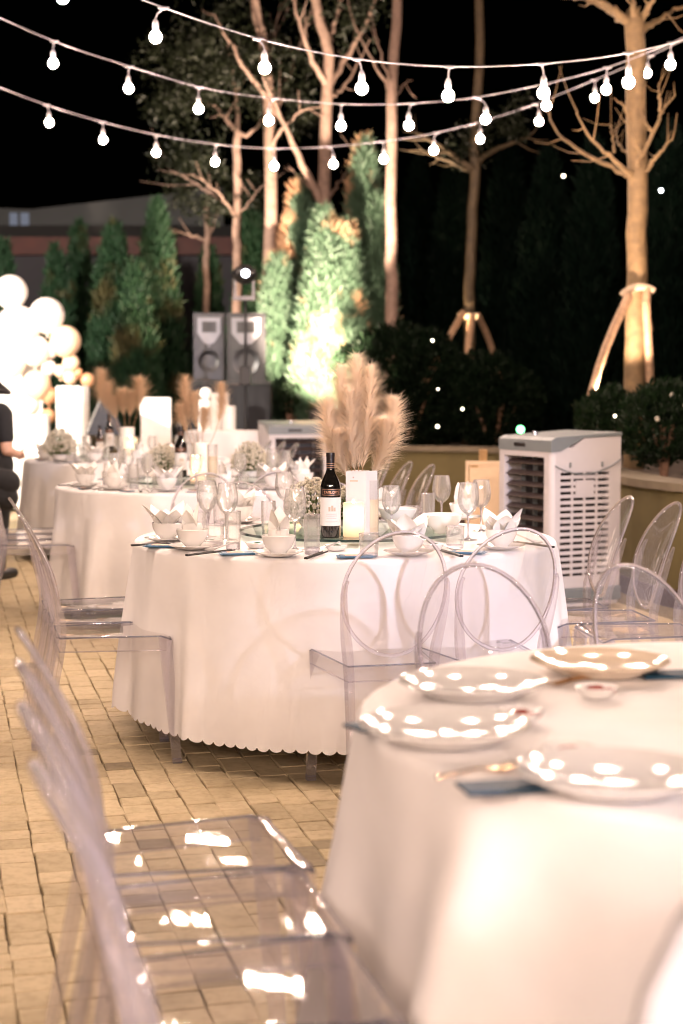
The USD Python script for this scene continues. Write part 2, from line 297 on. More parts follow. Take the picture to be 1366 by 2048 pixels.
def paver(s, t, L, r):
    g = 0.0010 + 0.0014 * r.random(); w, l = .05 - g, L / 2 - .0014 - .0014 * r.random(); h = .0011 * r.normal()
    b = .003; ang = .009 * r.normal(); tx, ty = .005 * r.normal(), .004 * r.normal()
    ring = lambda a, c_, z: [[-a, -c_, z], [a, -c_, z], [a, c_, z], [-a, c_, z]]
    v = np.array(ring(w, l, -.04) + ring(w, l, -b) + ring(w - b, l - b, 0)); v[:, :2] += .0012 * r.normal(size=(12, 2))
    v[4:, 2] += v[4:, 0] * tx + v[4:, 1] * ty + h
    ca, sa = math.cos(ang), math.sin(ang); x, y = v[:, 0] * ca - v[:, 1] * sa + s + .0015 * r.normal(), v[:, 0] * sa + v[:, 1] * ca + t
    P = np.stack([B[0] * x + A[0] * y, B[1] * x + A[1] * y, v[:, 2]], 1)
    f = [[8, 9, 10, 11]] + [[4 + i, 4 + (i + 1) % 4, 8 + (i + 1) % 4, 8 + i] for i in range(4)] + [[i, (i + 1) % 4, 4 + (i + 1) % 4, 4 + i] for i in range(4)]
    return tm(P, f)
def seen(p):
    u, v, c = p[3], p[4], p[5]
    if not (10 < u < 1356 and v < 2040): return False
    for q in ((0.84, 2.84), (0.013, 6.17), (-.87, 9.45)):
        if math.hypot(c[0] - q[0], c[1] - q[1]) < .9: return False
    return u < 690
pieces.sort(key=lambda p: (not seen(p), -p[4]))
part(pav, 'joint_bed', sheet([(-7, 1.5), (5, 1.5), (5, 16), (-9, 16)], -.013), 'joint_sand')
for p in pieces[:300]: part(pav, 'paver', paver(p[0], p[1], p[2], rng), 'paver')
part(pav, 'paver_field', cat_(*[paver(p[0], p[1], p[2], rng) for p in pieces[300:]]), 'paver', kind='stuff')
gr = single('ground', sheet([(-60, -30), (60, -30), (60, 90), (-60, 90)], -.05), 'far_paving', None, None, kind='structure')

# planter: low wall, coping, soil
WALL = [(-3.4, 19.2), (-1.9, 17.6), (-.8, 16.6), (.3, 15.75), (1.2, 15.35), (1.62, 14.6), (1.75, 12.6), (1.8, 10.6), (2.12, 9.45), (3.0, 8.6), (5.0, 7.4), (9.0, 6.2)]
wl = smooth_path(WALL, 48)[:, :2]
from shapely.geometry import LineString
def band(line, off0, off1):
    ls = LineString(line); a = np.array(ls.parallel_offset(off0, 'left').coords) if off0 else np.array(line); b = np.array(ls.parallel_offset(off1, 'left').coords)
    P = Polygon(np.vstack([a, b[::-1]])); return P if P.is_valid else P.buffer(0)
def ext(P, h, z):
    m = trimesh.creation.extrude_polygon(P if P.geom_type == 'Polygon' else max(P.geoms, key=lambda g: g.area), h, engine='earcut'); m.apply_translation((0, 0, z)); return m
planter = thing('planter_wall', 'low olive plastered planter wall running behind the tables and coolers', 'wall')
part(planter, 'wall', ext(band(wl, .02, .18), .60, .10), 'concrete_wall')
part(planter, 'base_course', ext(band(wl, 0.005, .17), .13, -.03), 'wall_base')
part(planter, 'coping', ext(band(wl, -.015, .26), .05, .70), 'coping')
bed = np.vstack([np.array(LineString(wl).parallel_offset(.22, 'left').coords), [(14, 40), (-12, 40)]])
single('planting_bed', ext(Polygon(bed).buffer(0), .06, .62), 'soil', None, None, kind='structure')

# shed behind on the left
Ys = 27.0
def X(u, Y=Ys): return (u - 683) / F * Y
def Z(v, Y=Ys): return W(683, v, Y)[2]
shed = thing('shed_building', 'dark grey shed with red fascia band behind the cypress trees on the left', 'building')
part(shed, 'wall', box((8.0, .3, Z(512)), (X(60), Ys + .15, Z(512) / 2)), 'shed_wall')
part(shed, 'fascia', box((8.2, .5, Z(476) - Z(511)), (X(60), Ys + .05, (Z(476) + Z(511)) / 2)), 'fascia_red')
part(shed, 'recess', box((8.0, .3, .25), (X(60), Ys + .4, Z(476) + .11)), 'recess_shade')
ru = [(-260, 400), (-260, 460), (445, 470), (445, 368), (60, 412)]
roof = trimesh.creation.extrude_polygon(Polygon([(X(u), -Z(v)) for u, v in ru]), .3, engine='earcut')
roof.apply_transform(trimesh.transformations.rotation_matrix(-pi / 2, [1, 0, 0])); roof.apply_translation((0, Ys + .5, 0))
part(shed, 'roof', roof, 'roof_metal')
for u0, u1 in ((16, 31), (38, 54)):
    part(shed, 'window', box((X(u1) - X(u0), .04, .28), ((X(u0) + X(u1)) / 2, Ys + .46, Z(437))), 'window_glow')
for u in (365, 205): 
    for j in range(12): part(shed, 'shutter_slat', box((.42, .03, .16), (X(u), Ys - .03, .5 + j * .22)), 'shed_wall')

# ------------------------------------------------------------------ trees
def cypress_mesh(h, r, n, seed, size=.115):
    q = np.random.default_rng(seed); t = q.beta(1.15, 1.25, n); ang = q.random(n) * 2 * pi
    prof = r * np.power(np.clip(1 - t, 0, 1), .55) * (0.72 + 0.28 * np.minimum(1, t * 7))
    lump = 0.55 + 0.85 * meshkit.fbm(np.stack([np.cos(ang) * 1.6 + seed, np.sin(ang) * 1.6, t * h * 2.2], -1), 3, seed)
    rad = prof * lump * np.sqrt(q.uniform(.35, 1, n))
    C = np.stack([rad * np.cos(ang), rad * np.sin(ang), t * h], 1)
    up = np.stack([.38 * np.cos(ang), .38 * np.sin(ang), np.ones(n)], 1)
    return leaf_cards(C, size * q.uniform(.7, 1.5, n), size * .22 * q.uniform(.7, 1.3, n), up, q, .30)
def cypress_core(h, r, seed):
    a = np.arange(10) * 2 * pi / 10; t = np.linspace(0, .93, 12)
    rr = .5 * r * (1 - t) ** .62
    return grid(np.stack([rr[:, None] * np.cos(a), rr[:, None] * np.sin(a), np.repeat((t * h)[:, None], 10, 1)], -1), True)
def cypress(u, vtop, Y, halfw, label, matn, n=5200, base=.66, seed=None, group=None):
    zt = Z(vtop, Y); s = seed if seed is not None else int(u * 7 + vtop)
    t = thing('cypress_tree', label, 'tree', (X(u, Y), Y, base), group=group)
    r = halfw / F * Y * 1.25; h = zt - base
    part(t, 'crown', cypress_mesh(h, r, int(n * 1.7), s), matn)
    part(t, 'trunk', cat_(cypress_core(h, r, s), tube([(0, 0, -.1), (0, 0, h * .6)], [.05, .02])), 'cypress_painted_dark')  # trunk plus an inner core, painted dark to close the crown
CY = [  # px centre, top row, depth, half width px, label, material
    (14, 486, 21.5, 42, 'clipped dark green cypress at the left edge above the white balloons'),
    (116, 498, 21.0, 46, 'short cypress with rounded top behind the peach balloons'),
    (163, 450, 22.5, 46, 'tall dark cypress right of the short rounded one, before the red fascia'),
    (232, 452, 20.0, 62, 'bright green pointed cypress with a thin leader tip, left of the speakers'),
    (276, 530, 19.4, 56, 'low green cypress nestled between the two bright pointed cypresses'),
    (318, 408, 20.8, 62, 'tallest of the bright green pointed cypresses left of the speakers'),
    (420, 500, 21.5, 40, 'dark cypress standing directly behind the left loudspeaker'),
    (505, 400, 20.5, 44, 'dim slender cypress behind the moving head lamp'),
]
for i, (u, v, Y, hw, lab) in enumerate(CY):
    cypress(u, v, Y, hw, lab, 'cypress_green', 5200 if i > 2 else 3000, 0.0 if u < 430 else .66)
LIT = [
    (556, 520, 17.8, 46, 'brown flecked cypress at the left end of the floodlit hedge'),
    (600, 372, 18.3, 58, 'floodlit cypress with a slim top, left of the forked pale trunk'),
    (648, 428, 17.25, 54, 'floodlit cypress at the foot of the forked pale trunk'),
    (690, 455, 17.3, 56, 'pale glaring cypress just above the hedge lamp'),
    (728, 285, 17.9, 60, 'tallest floodlit cypress, left of the pinkish straight trunk'),
    (755, 400, 17.6, 42, 'floodlit cypress at the right end of the bright hedge'),
]
for u, v, Y, hw, lab in LIT: cypress(u, v, Y, hw, lab, 'cypress_painted_lit', 9000)
for k, (u, v, Y, hw, lab) in enumerate([
        (835, 330, 19.5, 60, 'unlit cypress in the dark right of the pinkish trunk'),
        (905, 300, 18.5, 55, 'unlit cypress left of the dim braced tree'),
        (1010, 290, 18.0, 66, 'unlit cypress right of the dim braced tree'),
        (1090, 310, 17.0, 70, 'unlit cypress halfway between the two braced trees'),
        (1180, 290, 16.2, 66, 'unlit cypress left of the uplit braced tree'),
        (1330, 260, 15.5, 66, 'unlit cypress at the right edge behind the uplit tree')]):
    cypress(u, v, Y, hw, lab, 'cypress_painted_dark', 4200)

def limb(pts, r0, r1, n=9, sides=9, wob=.0, seed=0):
    p = smooth_path(pts, n); 
    if wob: p += np.random.default_rng(seed).normal(size=p.shape) * wob
    return tube(p, np.linspace(r0, r1, n), sides)
def tree(label, Y, trunk, w0, w1, branches, leaves=(), matb='bark', base=.6, twigs=0, seed=1, leafmat='tree_leaf'):
    """trunk: list of (u, v) from the bottom up; branches: (list of (u, v, dY), r0); leaves: (u, v, radius px, count)"""
    P = [W(u, v, Y) for u, v in trunk]; o = np.array([P[0][0], Y, base]); q = np.random.default_rng(seed)
    t = thing('tree', label, 'tree', o)
    part(t, 'trunk', limb([np.array([0, 0, 0])] + [p - o for p in P if p[2] > base + .05], w0, w1, 22, 14, .007, seed), matb, True)
    for pts, r0 in branches:
        p = np.array([W(u, v, Y + d) for u, v, d in pts]) - o
        part(t, 'branch', limb(p, r0, r0 * .22, 14, 8, .008, seed + int(pts[0][0])), matb, True)
        pp_ = smooth_path(p, 14)
        for k in (6, 9, 11, 13):
            a = pp_[k]; dd = pp_[k] - pp_[k - 2]; dd /= np.linalg.norm(dd) + 1e-9; d2 = dd + .75 * q.normal(size=3) + [0, 0, .25]; L = q.uniform(.16, .36) * (.4 + 10 * r0)
            part(t, 'twig', tube([a, a + d2 * L * .5, a + d2 * L + [0, 0, .25 * L]], [r0 * .26, r0 * .17, .002], 5), matb)
    if leaves:
        C, Ls = [], []
        for u, v, rad, n in leaves:
            c = W(u, v, Y) - o; r = rad / F * Y; d = q.normal(size=(n, 3)); d *= (r * q.random(n) ** .5 / np.linalg.norm(d, axis=1))[:, None]; d[:, 1] *= .9
            keep = meshkit.fbm((d + c) * 2.6, 3, seed) > .50
            C.append((c + d)[keep])
        C = np.vstack(C)
        part(t, 'crown', leaf_cards(C, q.uniform(.05, .11, len(C)), q.uniform(.02, .04, len(C)), q.normal(size=(len(C), 3)), q, .5), leafmat)
    return t
# left group of young trees behind the speakers
tree('young leafy tree with slim trunk left of the moving head lamp', 19.2, [(474, 600), (475, 500), (475, 380), (476, 262)], .06, .045,
     [([(476, 262, 0), (450, 235, .1), (432, 212, .2)], .04), ([(476, 262, 0), (500, 265, -.1), (530, 232, -.2), (560, 190, -.3)], .03), ([(476, 430, 0), (450, 405, .1), (400, 372, .2), (340, 340, .2)], .035), ([(472, 440, 0), (440, 390, -.3), (390, 350, -.4)], .02),
      ([(476, 430, 0), (505, 395, -.2), (525, 370, -.3)], .02), ([(476, 262, 0), (470, 180, .3), (455, 90, .4)], .03)],
     [(420, 360, 90, 1500), (350, 335, 60, 700), (440, 400, 55, 700), (505, 380, 40, 500), (400, 200, 100, 1300), (460, 120, 110, 1500), (340, 130, 80, 700), (330, 200, 60, 400)], seed=3)
tree('small low-branched tree before the red fascia left of the speakers', 21.0, [(412, 560), (414, 480), (415, 400), (418, 360)], .05, .03,
     [([(414, 480, 0), (380, 470, 0), (345, 458, .2)], .025), ([(415, 478, 0), (426, 455, 0), (432, 430, 0)], .025)], [(400, 330, 60, 500), (370, 380, 50, 400)], base=0.0, seed=4)
tree('pale straight-trunked tree between the slim tree and the forked one', 18.3, [(541, 640), (541, 480), (541, 330), (538, 190), (528, 90), (512, 20), (505, -60)], .082, .05,
     [([(540, 250, 0), (575, 160, .2), (610, 60, .3), (640, -30, .3)], .04), ([(536, 190, 0), (500, 150, -.2), (460, 85, -.3), (430, 30, -.4)], .035), ([(541, 300, 0), (580, 240, -.3), (640, 215, -.5)], .025),
      ([(536, 170, 0), (545, 100, .4), (560, 10, .5)], .03)],
     [(500, 60, 110, 1700), (440, 120, 90, 1000), (590, 110, 80, 900), (560, 200, 70, 800), (610, 235, 45, 400), (420, 50, 80, 700), (650, 60, 80, 500)], seed=5)
tree('tall forked pale trunk rising out of the floodlit hedge', 17.95, [(652, 700), (652, 560), (650, 420), (650, 300), (655, 175), (655, 100), (640, 40), (620, -60)], .085, .05,
     [([(646, 405, -.02), (612, 340, -.1), (575, 262, -.2), (540, 188, -.3)], .055), ([(655, 175, 0), (690, 120, .2), (735, 40, .3), (760, -40, .3)], .045), ([(655, 170, 0), (625, 120, -.2), (600, 50, -.3), (580, -20, -.3)], .04),
      ([(655, 100, 0), (668, 50, .1), (690, -20, .2)], .04), ([(655, 190, 0), (690, 170, .3), (740, 80, .5)], .03), ([(648, 400, 0), (605, 360, .3), (580, 335, .4)], .02), ([(655, 400, 0), (690, 350, .3), (720, 310, .4)], .02)],
     [(735, 40, 60, 300), (690, 30, 60, 250)], seed=6)
tree('pinkish straight trunk at the right end of the floodlit hedge', 16.9, [(783, 620), (783, 500), (783, 380), (785, 200), (790, 90), (796, -40)], .068, .05,
     [([(783, 210, 0), (770, 160, .1), (740, 110, .2), (700, 20, .3)], .025), ([(786, 195, 0), (800, 180, .2), (815, 160, .3)], .02), ([(782, 170, 0), (765, 120, -.2), (750, 60, -.3)], .02)], [], seed=7)
# braced trees on the right
def braces(t_label, Y, pts, r, seed):
    pass
YE = 16.8
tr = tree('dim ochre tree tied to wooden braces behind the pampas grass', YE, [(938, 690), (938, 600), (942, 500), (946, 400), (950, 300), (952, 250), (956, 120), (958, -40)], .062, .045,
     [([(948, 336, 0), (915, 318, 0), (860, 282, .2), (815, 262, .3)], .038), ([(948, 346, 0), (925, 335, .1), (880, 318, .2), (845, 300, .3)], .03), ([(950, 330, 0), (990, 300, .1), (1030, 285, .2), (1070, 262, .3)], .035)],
     [(1045, 235, 48, 420), (940, 290, 60, 240), (1000, 260, 40, 140)], 'bark_painted_dim', .66, seed=8)
tb = np.array([W(938, 690, YE)[0], YE, .66])
for pts in ([(926, 625, -.2), (890, 690, -.6), (850, 765, -.9)], [(945, 632, -.25), (936, 700, -.55), (934, 770, -.7)], [(955, 630, .2), (985, 700, .5), (1000, 770, .6)]):
    part(tr, 'brace', limb([W(u, v, YE + d) - tb for u, v, d in pts], .035, .035, 6, 8), 'stake')
part(tr, 'tie', limb([W(u, 632, YE - .13) - tb for u in (915, 935, 955)], .03, .03, 6, 8), 'wrap')
YF = 12.6
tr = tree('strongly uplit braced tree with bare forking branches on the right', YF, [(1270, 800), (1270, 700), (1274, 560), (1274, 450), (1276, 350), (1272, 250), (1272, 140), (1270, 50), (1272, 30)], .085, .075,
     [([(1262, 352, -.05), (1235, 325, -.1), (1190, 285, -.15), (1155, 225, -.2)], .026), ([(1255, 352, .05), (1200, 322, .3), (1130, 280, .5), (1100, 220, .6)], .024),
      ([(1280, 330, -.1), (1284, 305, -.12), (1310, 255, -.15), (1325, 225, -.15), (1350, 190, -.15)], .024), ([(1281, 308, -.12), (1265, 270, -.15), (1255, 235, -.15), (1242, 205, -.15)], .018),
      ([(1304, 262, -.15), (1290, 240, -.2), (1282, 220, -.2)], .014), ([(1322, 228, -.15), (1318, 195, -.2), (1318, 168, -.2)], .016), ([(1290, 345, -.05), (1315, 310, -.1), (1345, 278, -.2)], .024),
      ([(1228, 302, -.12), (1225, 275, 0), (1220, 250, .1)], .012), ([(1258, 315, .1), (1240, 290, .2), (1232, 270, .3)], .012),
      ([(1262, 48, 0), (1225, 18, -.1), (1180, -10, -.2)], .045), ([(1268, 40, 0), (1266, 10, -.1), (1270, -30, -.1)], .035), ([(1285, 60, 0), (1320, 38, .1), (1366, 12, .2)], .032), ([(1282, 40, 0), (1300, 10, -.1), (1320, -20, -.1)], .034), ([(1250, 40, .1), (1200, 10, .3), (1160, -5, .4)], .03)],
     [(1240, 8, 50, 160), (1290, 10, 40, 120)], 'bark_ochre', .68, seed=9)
tb = np.array([W(1270, 800, YF)[0], YF, .68])
for pts, r in (([(1258, 590, -.18), (1235, 640, -.3), (1208, 705, -.5), (1180, 800, -.8)], .034), ([(1295, 578, -.12), (1293, 625, -.16), (1297, 690, -.1), (1300, 800, -.05)], .034), ([(1285, 590, .2), (1300, 660, .5)], .03)):
    part(tr, 'brace', limb([W(u, v, YF + d) - tb for u, v, d in pts], r, r, 6, 8), 'stake')
part(tr, 'tie', limb([W(u, v, YF - .12) - tb for u, v in ((1244, 592), (1262, 578), (1285, 574), (1308, 583))], .03, .03, 8, 8), 'wrap')

def shrub(u, v, Y, rx, rz, n, label, matn='shrub_painted_dark', leaf=.07, blooms=0):
    c = W(u, v, Y); q = np.random.default_rng(int(u)); a, b = rx / F * Y, rz / F * Y
    d = q.normal(size=(n, 3)); d /= np.linalg.norm(d, axis=1, keepdims=True)
    lump = .7 + .55 * meshkit.fbm(d * 2.2 + u, 3, int(u)); rr = lump * q.uniform(.55, 1, n) ** .5
    C = d * rr[:, None] * [a, a * .8, b]; 
    t = thing('shrub', label, 'shrub', (c[0], c[1], .68)); C[:, 2] += c[2] - .68; C = C[C[:, 2] > 0]
    part(t, 'foliage', leaf_cards(C, leaf * q.uniform(.6, 1.3, len(C)), leaf * .5 * q.uniform(.6, 1.3, len(C)), C / a + [0, 0, .2], q, .8), matn)
    part(t, 'stem', cat_(*[tube([(0, 0, 0), (x * .5, y * .4, c[2] - .68)], [.02, .008]) for x, y in q.uniform(-a, a, (5, 2))]), 'twig')
    for k in range(blooms):
        e = C[q.integers(len(C))] * [1, 1, 1]; m = trimesh.creation.icosphere(1, .018); m.apply_translation((e[0], -abs(e[1]) - .05, e[2])); part(t, 'bloom', m, 'breath_bloom')
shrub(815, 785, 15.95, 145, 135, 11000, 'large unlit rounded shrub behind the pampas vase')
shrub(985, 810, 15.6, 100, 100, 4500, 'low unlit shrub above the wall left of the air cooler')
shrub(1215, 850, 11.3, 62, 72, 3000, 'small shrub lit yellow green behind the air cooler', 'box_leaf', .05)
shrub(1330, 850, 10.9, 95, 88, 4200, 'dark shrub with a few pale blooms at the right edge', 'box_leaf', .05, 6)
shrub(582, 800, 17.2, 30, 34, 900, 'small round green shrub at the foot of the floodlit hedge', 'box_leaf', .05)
shrub(720, 820, 16.7, 46, 38, 900, 'reddish low shrub below the floodlit hedge', 'cypress_painted_lit', .06)

# small glowing dots among the plants
for u, v, Y, mt_, r, lab in [(875, 853, 15.4, 'dot_warm', .012, 'tiny white bright dot low on the dark shrub'), (925, 818, 15.3, 'dot_warm', .010, 'tiny amber bright dot right of the dark shrub'), (865, 681, 14.6, 'dot_warm', .010, 'tiny bright dot at the top of the dark shrub'),
                        (1127, 352, 16.0, 'dot_warm', .015, 'small pale dot high in the dark cypress row'), (1322, 381, 14.8, 'dot_white', .017, 'small bluish dot high at the right edge'), (1041, 859, 12.0, 'led_green', .03, 'small green glowing lamp above the air cooler top'),
                        (876, 778, 15.2, 'dot_warm', .007, 'faint dot in the middle of the dark shrub'), (1230, 832, 10.6, 'dot_warm', .009, 'sparkling dot in the yellow green shrub')]:
    single('garden_light', trimesh.creation.icosphere(1, r), mt_, lab, 'light', True, W(u, v, Y))

# fixtures of the unseen lamps placed to light garden, stage and tables
def fixture(k, label, stand=None):
    p, a = np.array(UNSEEN_LAMPS[k][0]), np.array(UNSEEN_LAMPS[k][1]); d = (a - p) / np.linalg.norm(a - p); r = UNSEEN_LAMPS[k][2] * 1.35
    t = thing('spotlight', label, 'spotlight', p)
    up = trimesh.geometry.align_vectors([0, 0, 1], d)
    body = lathe([(r * 1.25, .0), (r * 1.25, -.02), (r * 1.1, -.16), (r * .5, -.24), (0.001, -.24)], 16); body.apply_translation((0, 0, -r * .6)); body.apply_transform(up)
    part(t, 'housing', body, 'black_plastic', 40)
    if stand is not None: part(t, 'stand', tube([(-d[0] * .15, -d[1] * .15, -.1), (-d[0] * .15, -d[1] * .15, stand - p[2])], [.018, .018]), 'black_plastic')
fixture('hedge', 'small unseen garden spotlight on a stake, lighting the floodlit hedge', 0.0); fixture('grove', 'small unseen garden spotlight lighting the young trees from below', .68)
fixture('trunk', 'small unseen garden spotlight lighting the uplit tree on the right', .68); fixture('brace', 'small unseen garden spotlight lighting the dim braced tree from below', .68)
fixture('stage', 'unseen stage spotlight on a pole, out of view left, lighting the balloons', 0.0); fixture('flood', 'unseen white floodlight on a pole, out of view, lighting the tables', 0.0)
# ------------------------------------------------------------------ tables and cloths
T = {1: np.array([0.84, 2.84]), 2: np.array([0.013, 6.17]), 3: np.array([-0.87, 9.45]), 4: np.array([-1.70, 12.72])}
TN = {1: 'nearest round table', 2: 'wine bottle table', 3: 'third table', 4: 'farthest table'}
R, TOP = 0.81, 0.75
def cloth_mesh(seed, nsc=116, per=8, rows=26, amp=.066, nf=17, w0=.05, w1=.11):
    q = np.random.default_rng(seed); n = nsc * per; a = np.arange(n) * 2 * pi / n
    fold = np.zeros(n); 
    for k in range(nf):
        c = q.random() * 2 * pi; w = q.uniform(w0, w1); d = np.angle(np.exp(1j * (a - c))); fold += q.uniform(.5, 1.0) * np.exp(-(d / w) ** 2)
    fold -= fold.mean(); fold += .25 * np.sin(a * 3 + q.random() * 6) + .12 * np.sin(a * 7 + q.random() * 6)
    drift = .10 * np.sin(a * 5 + 1)
    L = []
    for r in (0.001, .3, .6, .74, .785): L.append(np.stack([r * np.cos(a), r * np.sin(a), np.full(n, TOP + .004) + .0008 * np.sin(a * 9 + r * 30)], 1))
    for th in np.linspace(0, pi / 2, 6)[1:]:
        r = R - .022 + .022 * math.sin(th) + .004; L.append(np.stack([r * np.cos(a), r * np.sin(a), np.full(n, TOP + .004 - .022 * (1 - math.cos(th)))], 1))
    hem = .125 + .012 * np.sin(a * 2 + seed) + .012 * fold
    sc = .013 * np.abs(np.sin(a * nsc / 2)) ** .6
    for t in np.linspace(0, 1, rows)[1:]:
        zt = TOP - .018; zb = hem - sc
        z = zt + (zb - zt) * t
        z = np.where(t > .93, zt + (hem + .012 - zt) * .93 + (zb - (zt + (hem + .012 - zt) * .93)) * (t - .93) / .07, zt + (hem + .012 - zt) * t)
        g = t ** .8
        r = R + .006 + .055 * t + fold * amp * g + .006 * np.sin(a * 23 + t * 3) * g
        aa = a + drift * .02 * t
        L.append(np.stack([r * np.cos(aa), r * np.sin(aa), z], 1))
    return grid(np.stack(L), True)
cl_p = proto('tablecloth'); part(cl_p, 'fabric', cloth_mesh(3), 'linen', True)
tb_p = proto('table')
part(tb_p, 'tabletop', lathe([(.001, TOP - .03), (R - .012, TOP - .03), (R - .012, TOP - .003), (.001, TOP - .003)], 48), 'ply', 30)
for k in range(4):
    a = pi / 4 + k * pi / 2 + .45; part(tb_p, 'leg', taper((.62 * math.cos(a), .62 * math.sin(a), 0), (.52 * math.cos(a), .52 * math.sin(a), TOP - .03), (.018, .018), (.02, .02)), 'table_leg')
CLAB = {1: 'pale cloth with soft folds on the nearest table, lower right', 2: 'white scalloped cloth on the table with the wine bottle in front', 3: 'white cloth on the third table, behind the wine bottle table', 4: 'white cloth on the farthest table, at the left edge by the balloons'}
ROT = {1: 1.35, 2: 0.35, 3: 2.2, 4: 4.0}
for k, c in T.items():
    copy(tb_p, 'round_table', {1: 'round banquet table nearest the camera, under cloth', 2: 'round banquet table with black feet under the scalloped cloth', 3: 'round banquet table in the third row, under cloth', 4: 'farthest round banquet table, under cloth'}[k], 'table', (*c, 0), .2 * k, 'round banquet tables')
    if k == 1:
        t1 = thing('tablecloth', CLAB[1], 'tablecloth', (*c, 0), 0, 'round white tablecloths'); part(t1, 'fabric', cloth_mesh(8, amp=.075, nf=20, w0=.07, w1=.13), 'linen', True); continue
    copy(cl_p, 'tablecloth', CLAB[k], 'tablecloth', (*c, 0), ROT[k], 'round white tablecloths')

# ------------------------------------------------------------------ clear chairs
ch = proto('chair')
def seat_y(s): return -.20 + .40 * s
def seat_w(y): return .143 + (.185 - .143) * (y + .2) / .4
rows = []
for s in np.linspace(0, 1, 9): rows.append((seat_y(s) * 1.0 if s < 1 else .175, .458 - .006 * math.sin(pi * s)))
rows = [(y, z) for y, z in rows if y <= .165] + [(.165 + .03 * math.sin(t), .458 - .03 * (1 - math.cos(t))) for t in np.linspace(.15, pi / 2, 6)] + [(.195, .405)]
S = np.array([[[seat_w(y) * x, y, z - .004 * (1 - x * x)] for x in np.linspace(-1, 1, 9)] for y, z in rows])
seat = part(ch, 'seat', grid(S), 'acrylic_sheet', 60)
ap = lambda x0, y0, x1, y1: tm([(x0, y0, .455), (x1, y1, .455), (x1, y1, .408), (x0, y0, .408)], [[0, 1, 2, 3]])
for sx in (-1, 1): part(ch, 'side_rail', ap(sx * seat_w(-.2), -.2, sx * seat_w(.19), .17), 'acrylic_sheet')
part(ch, 'rear_rail', ap(-seat_w(-.2), -.2, seat_w(-.2), -.2), 'acrylic_sheet')
edge = [[-seat_w(-.2), -.2, .457], [seat_w(-.2), -.2, .457], [seat_w(.15), .15, .457], [seat_w(.19), .185, .445], [-seat_w(.19), .185, .445], [-seat_w(.15), .15, .457]]
def dense(p, k): p = np.array(p, float); return np.vstack([p[i] + (p[(i + 1) % len(p)] - p[i]) * np.linspace(0, 1, k, endpoint=False)[:, None] for i in range(len(p))])
part(seat, 'seat_edge', loop_tube(dense(edge, 6), .0030, 5), 'acrylic_edge', True)
def leg(p0, p1, s0, s1): return taper(p0, p1, s0, s1)
for sx in (-1, 1):
    lg_ = part(ch, 'leg', leg((sx * .172, .205, 0), (sx * .166, .165, .452), (.0145, .0155), (.019, .021)), 'acrylic_rim')
    part(lg_, 'leg_foot', box((.031, .033, .014), (sx * .172, .205, .007)), 'acrylic_rim')
    pr = smooth_path([(sx * .150, -.275, 0), (sx * .143, -.235, .22), (sx * .140, -.195, .44), (sx * .152, -.205, .55), (sx * .166, -.235, .66), (sx * .160, -.262, .735)], 16)
    for (xa, ya), (xb, yb) in (((sx * seat_w(-.2), -.2), (sx * seat_w(.19), .17)), ((-.143, -.2), (.143, -.2))):
        if sx == -1 or xa != -.143: part(ch, 'rail_edge', tube([(xa, ya, .408), ((xa + xb) / 2, (ya + yb) / 2, .408), (xb, yb, .408)], [.0026] * 3, 5), 'acrylic_rim', True)
    rr = np.interp(np.linspace(0, 1, 16), [0, .55, 1], [.014, .019, .006])
    lg_ = part(ch, 'rear_leg', tube(pr, rr, 4), 'acrylic_post')
    part(lg_, 'leg_foot', box((.026, .026, .014), (sx * .150, -.275, .007)), 'acrylic_rim')
def oval(u, w):
    t = (w + 1) / 2; return np.stack([.168 * u, -.205 - .125 * t ** 1.7 + .022 * u * u * (1 - .3 * t), .488 + .402 * t], -1)
aa = np.arange(40) * 2 * pi / 40
bk_ = part(ch, 'backrest', grid(np.stack([oval(r * np.cos(aa), r * np.sin(aa)) for r in (0.001, .3, .6, .85, .985)]), True), 'acrylic_sheet', True)
part(bk_, 'back_rim', loop_tube(oval(np.cos(aa), np.sin(aa)), .0062, 8), 'acrylic_rim', True)
def chair(x, y, face, label, group='clear plastic chairs round the tables'):
    copy(ch, 'clear_chair', label, 'chair', (x, y, 0), math.atan2(face[1], face[0]) - pi / 2, group)
fA, fB = math.atan2(A[1], A[0]), math.atan2(B[1], B[0])
def dirv(a): return (math.cos(a), math.sin(a))
# rear edge centre given; the chair's origin is 0.2 further along its facing
def chair_at(rear, a, label, group=None):
    d = np.array(dirv(a)); p = np.array(rear) + .2 * d; chair(p[0], p[1], d, label, group or 'clear plastic chairs round the tables')
chair_at((-.325, 2.25), fB, 'clear chair third in the near left line, seat at the bottom edge')
chair_at((-.40, 2.605), fB, 'clear chair in the middle of the near left line')
chair_at((-.472, 2.96), fB + .04, 'clear chair at the far end of the near left line')
chair_at((-.24, 1.90), fB, 'clear chair closest to the camera, only its blurred back showing left')
L2 = [((-1.02, 5.68), 'clear chair nearest in the left line beside the wine bottle table'), ((-1.105, 6.03), 'middle clear chair of the left line beside the wine bottle table'), ((-1.195, 6.38), 'farthest clear chair of the left line beside the wine bottle table')]
for p, l in L2: chair_at(p, fB, l)
chair_at((.16, 5.01), fA, 'clear chair facing the wine bottle table, its whole oval back in view')
chair_at((.52, 5.12), fA - .0 + .06, 'clear chair right of the front one, its back against the cooler side of the cloth')
chair_at((.36, 3.87), math.atan2(-1.13, .30), 'clear chair behind the nearest table, facing the camera, bulbs mirrored in its back')
chair_at((.775, 3.88), math.atan2(-1.0, .12) + .45, 'clear chair behind the nearest table at the right edge of the picture')
R2 = [((1.04, 6.44), 'clear chair in profile directly before the air cooler side grille'), ((1.16, 6.10), 'clear chair in profile at the right, middle of its line'), ((1.27, 5.74), 'clear chair in profile cut by the right picture edge')]
for p, l in R2: chair_at(p, fB + pi - .12, l)
off = np.array([-.88, 3.28])
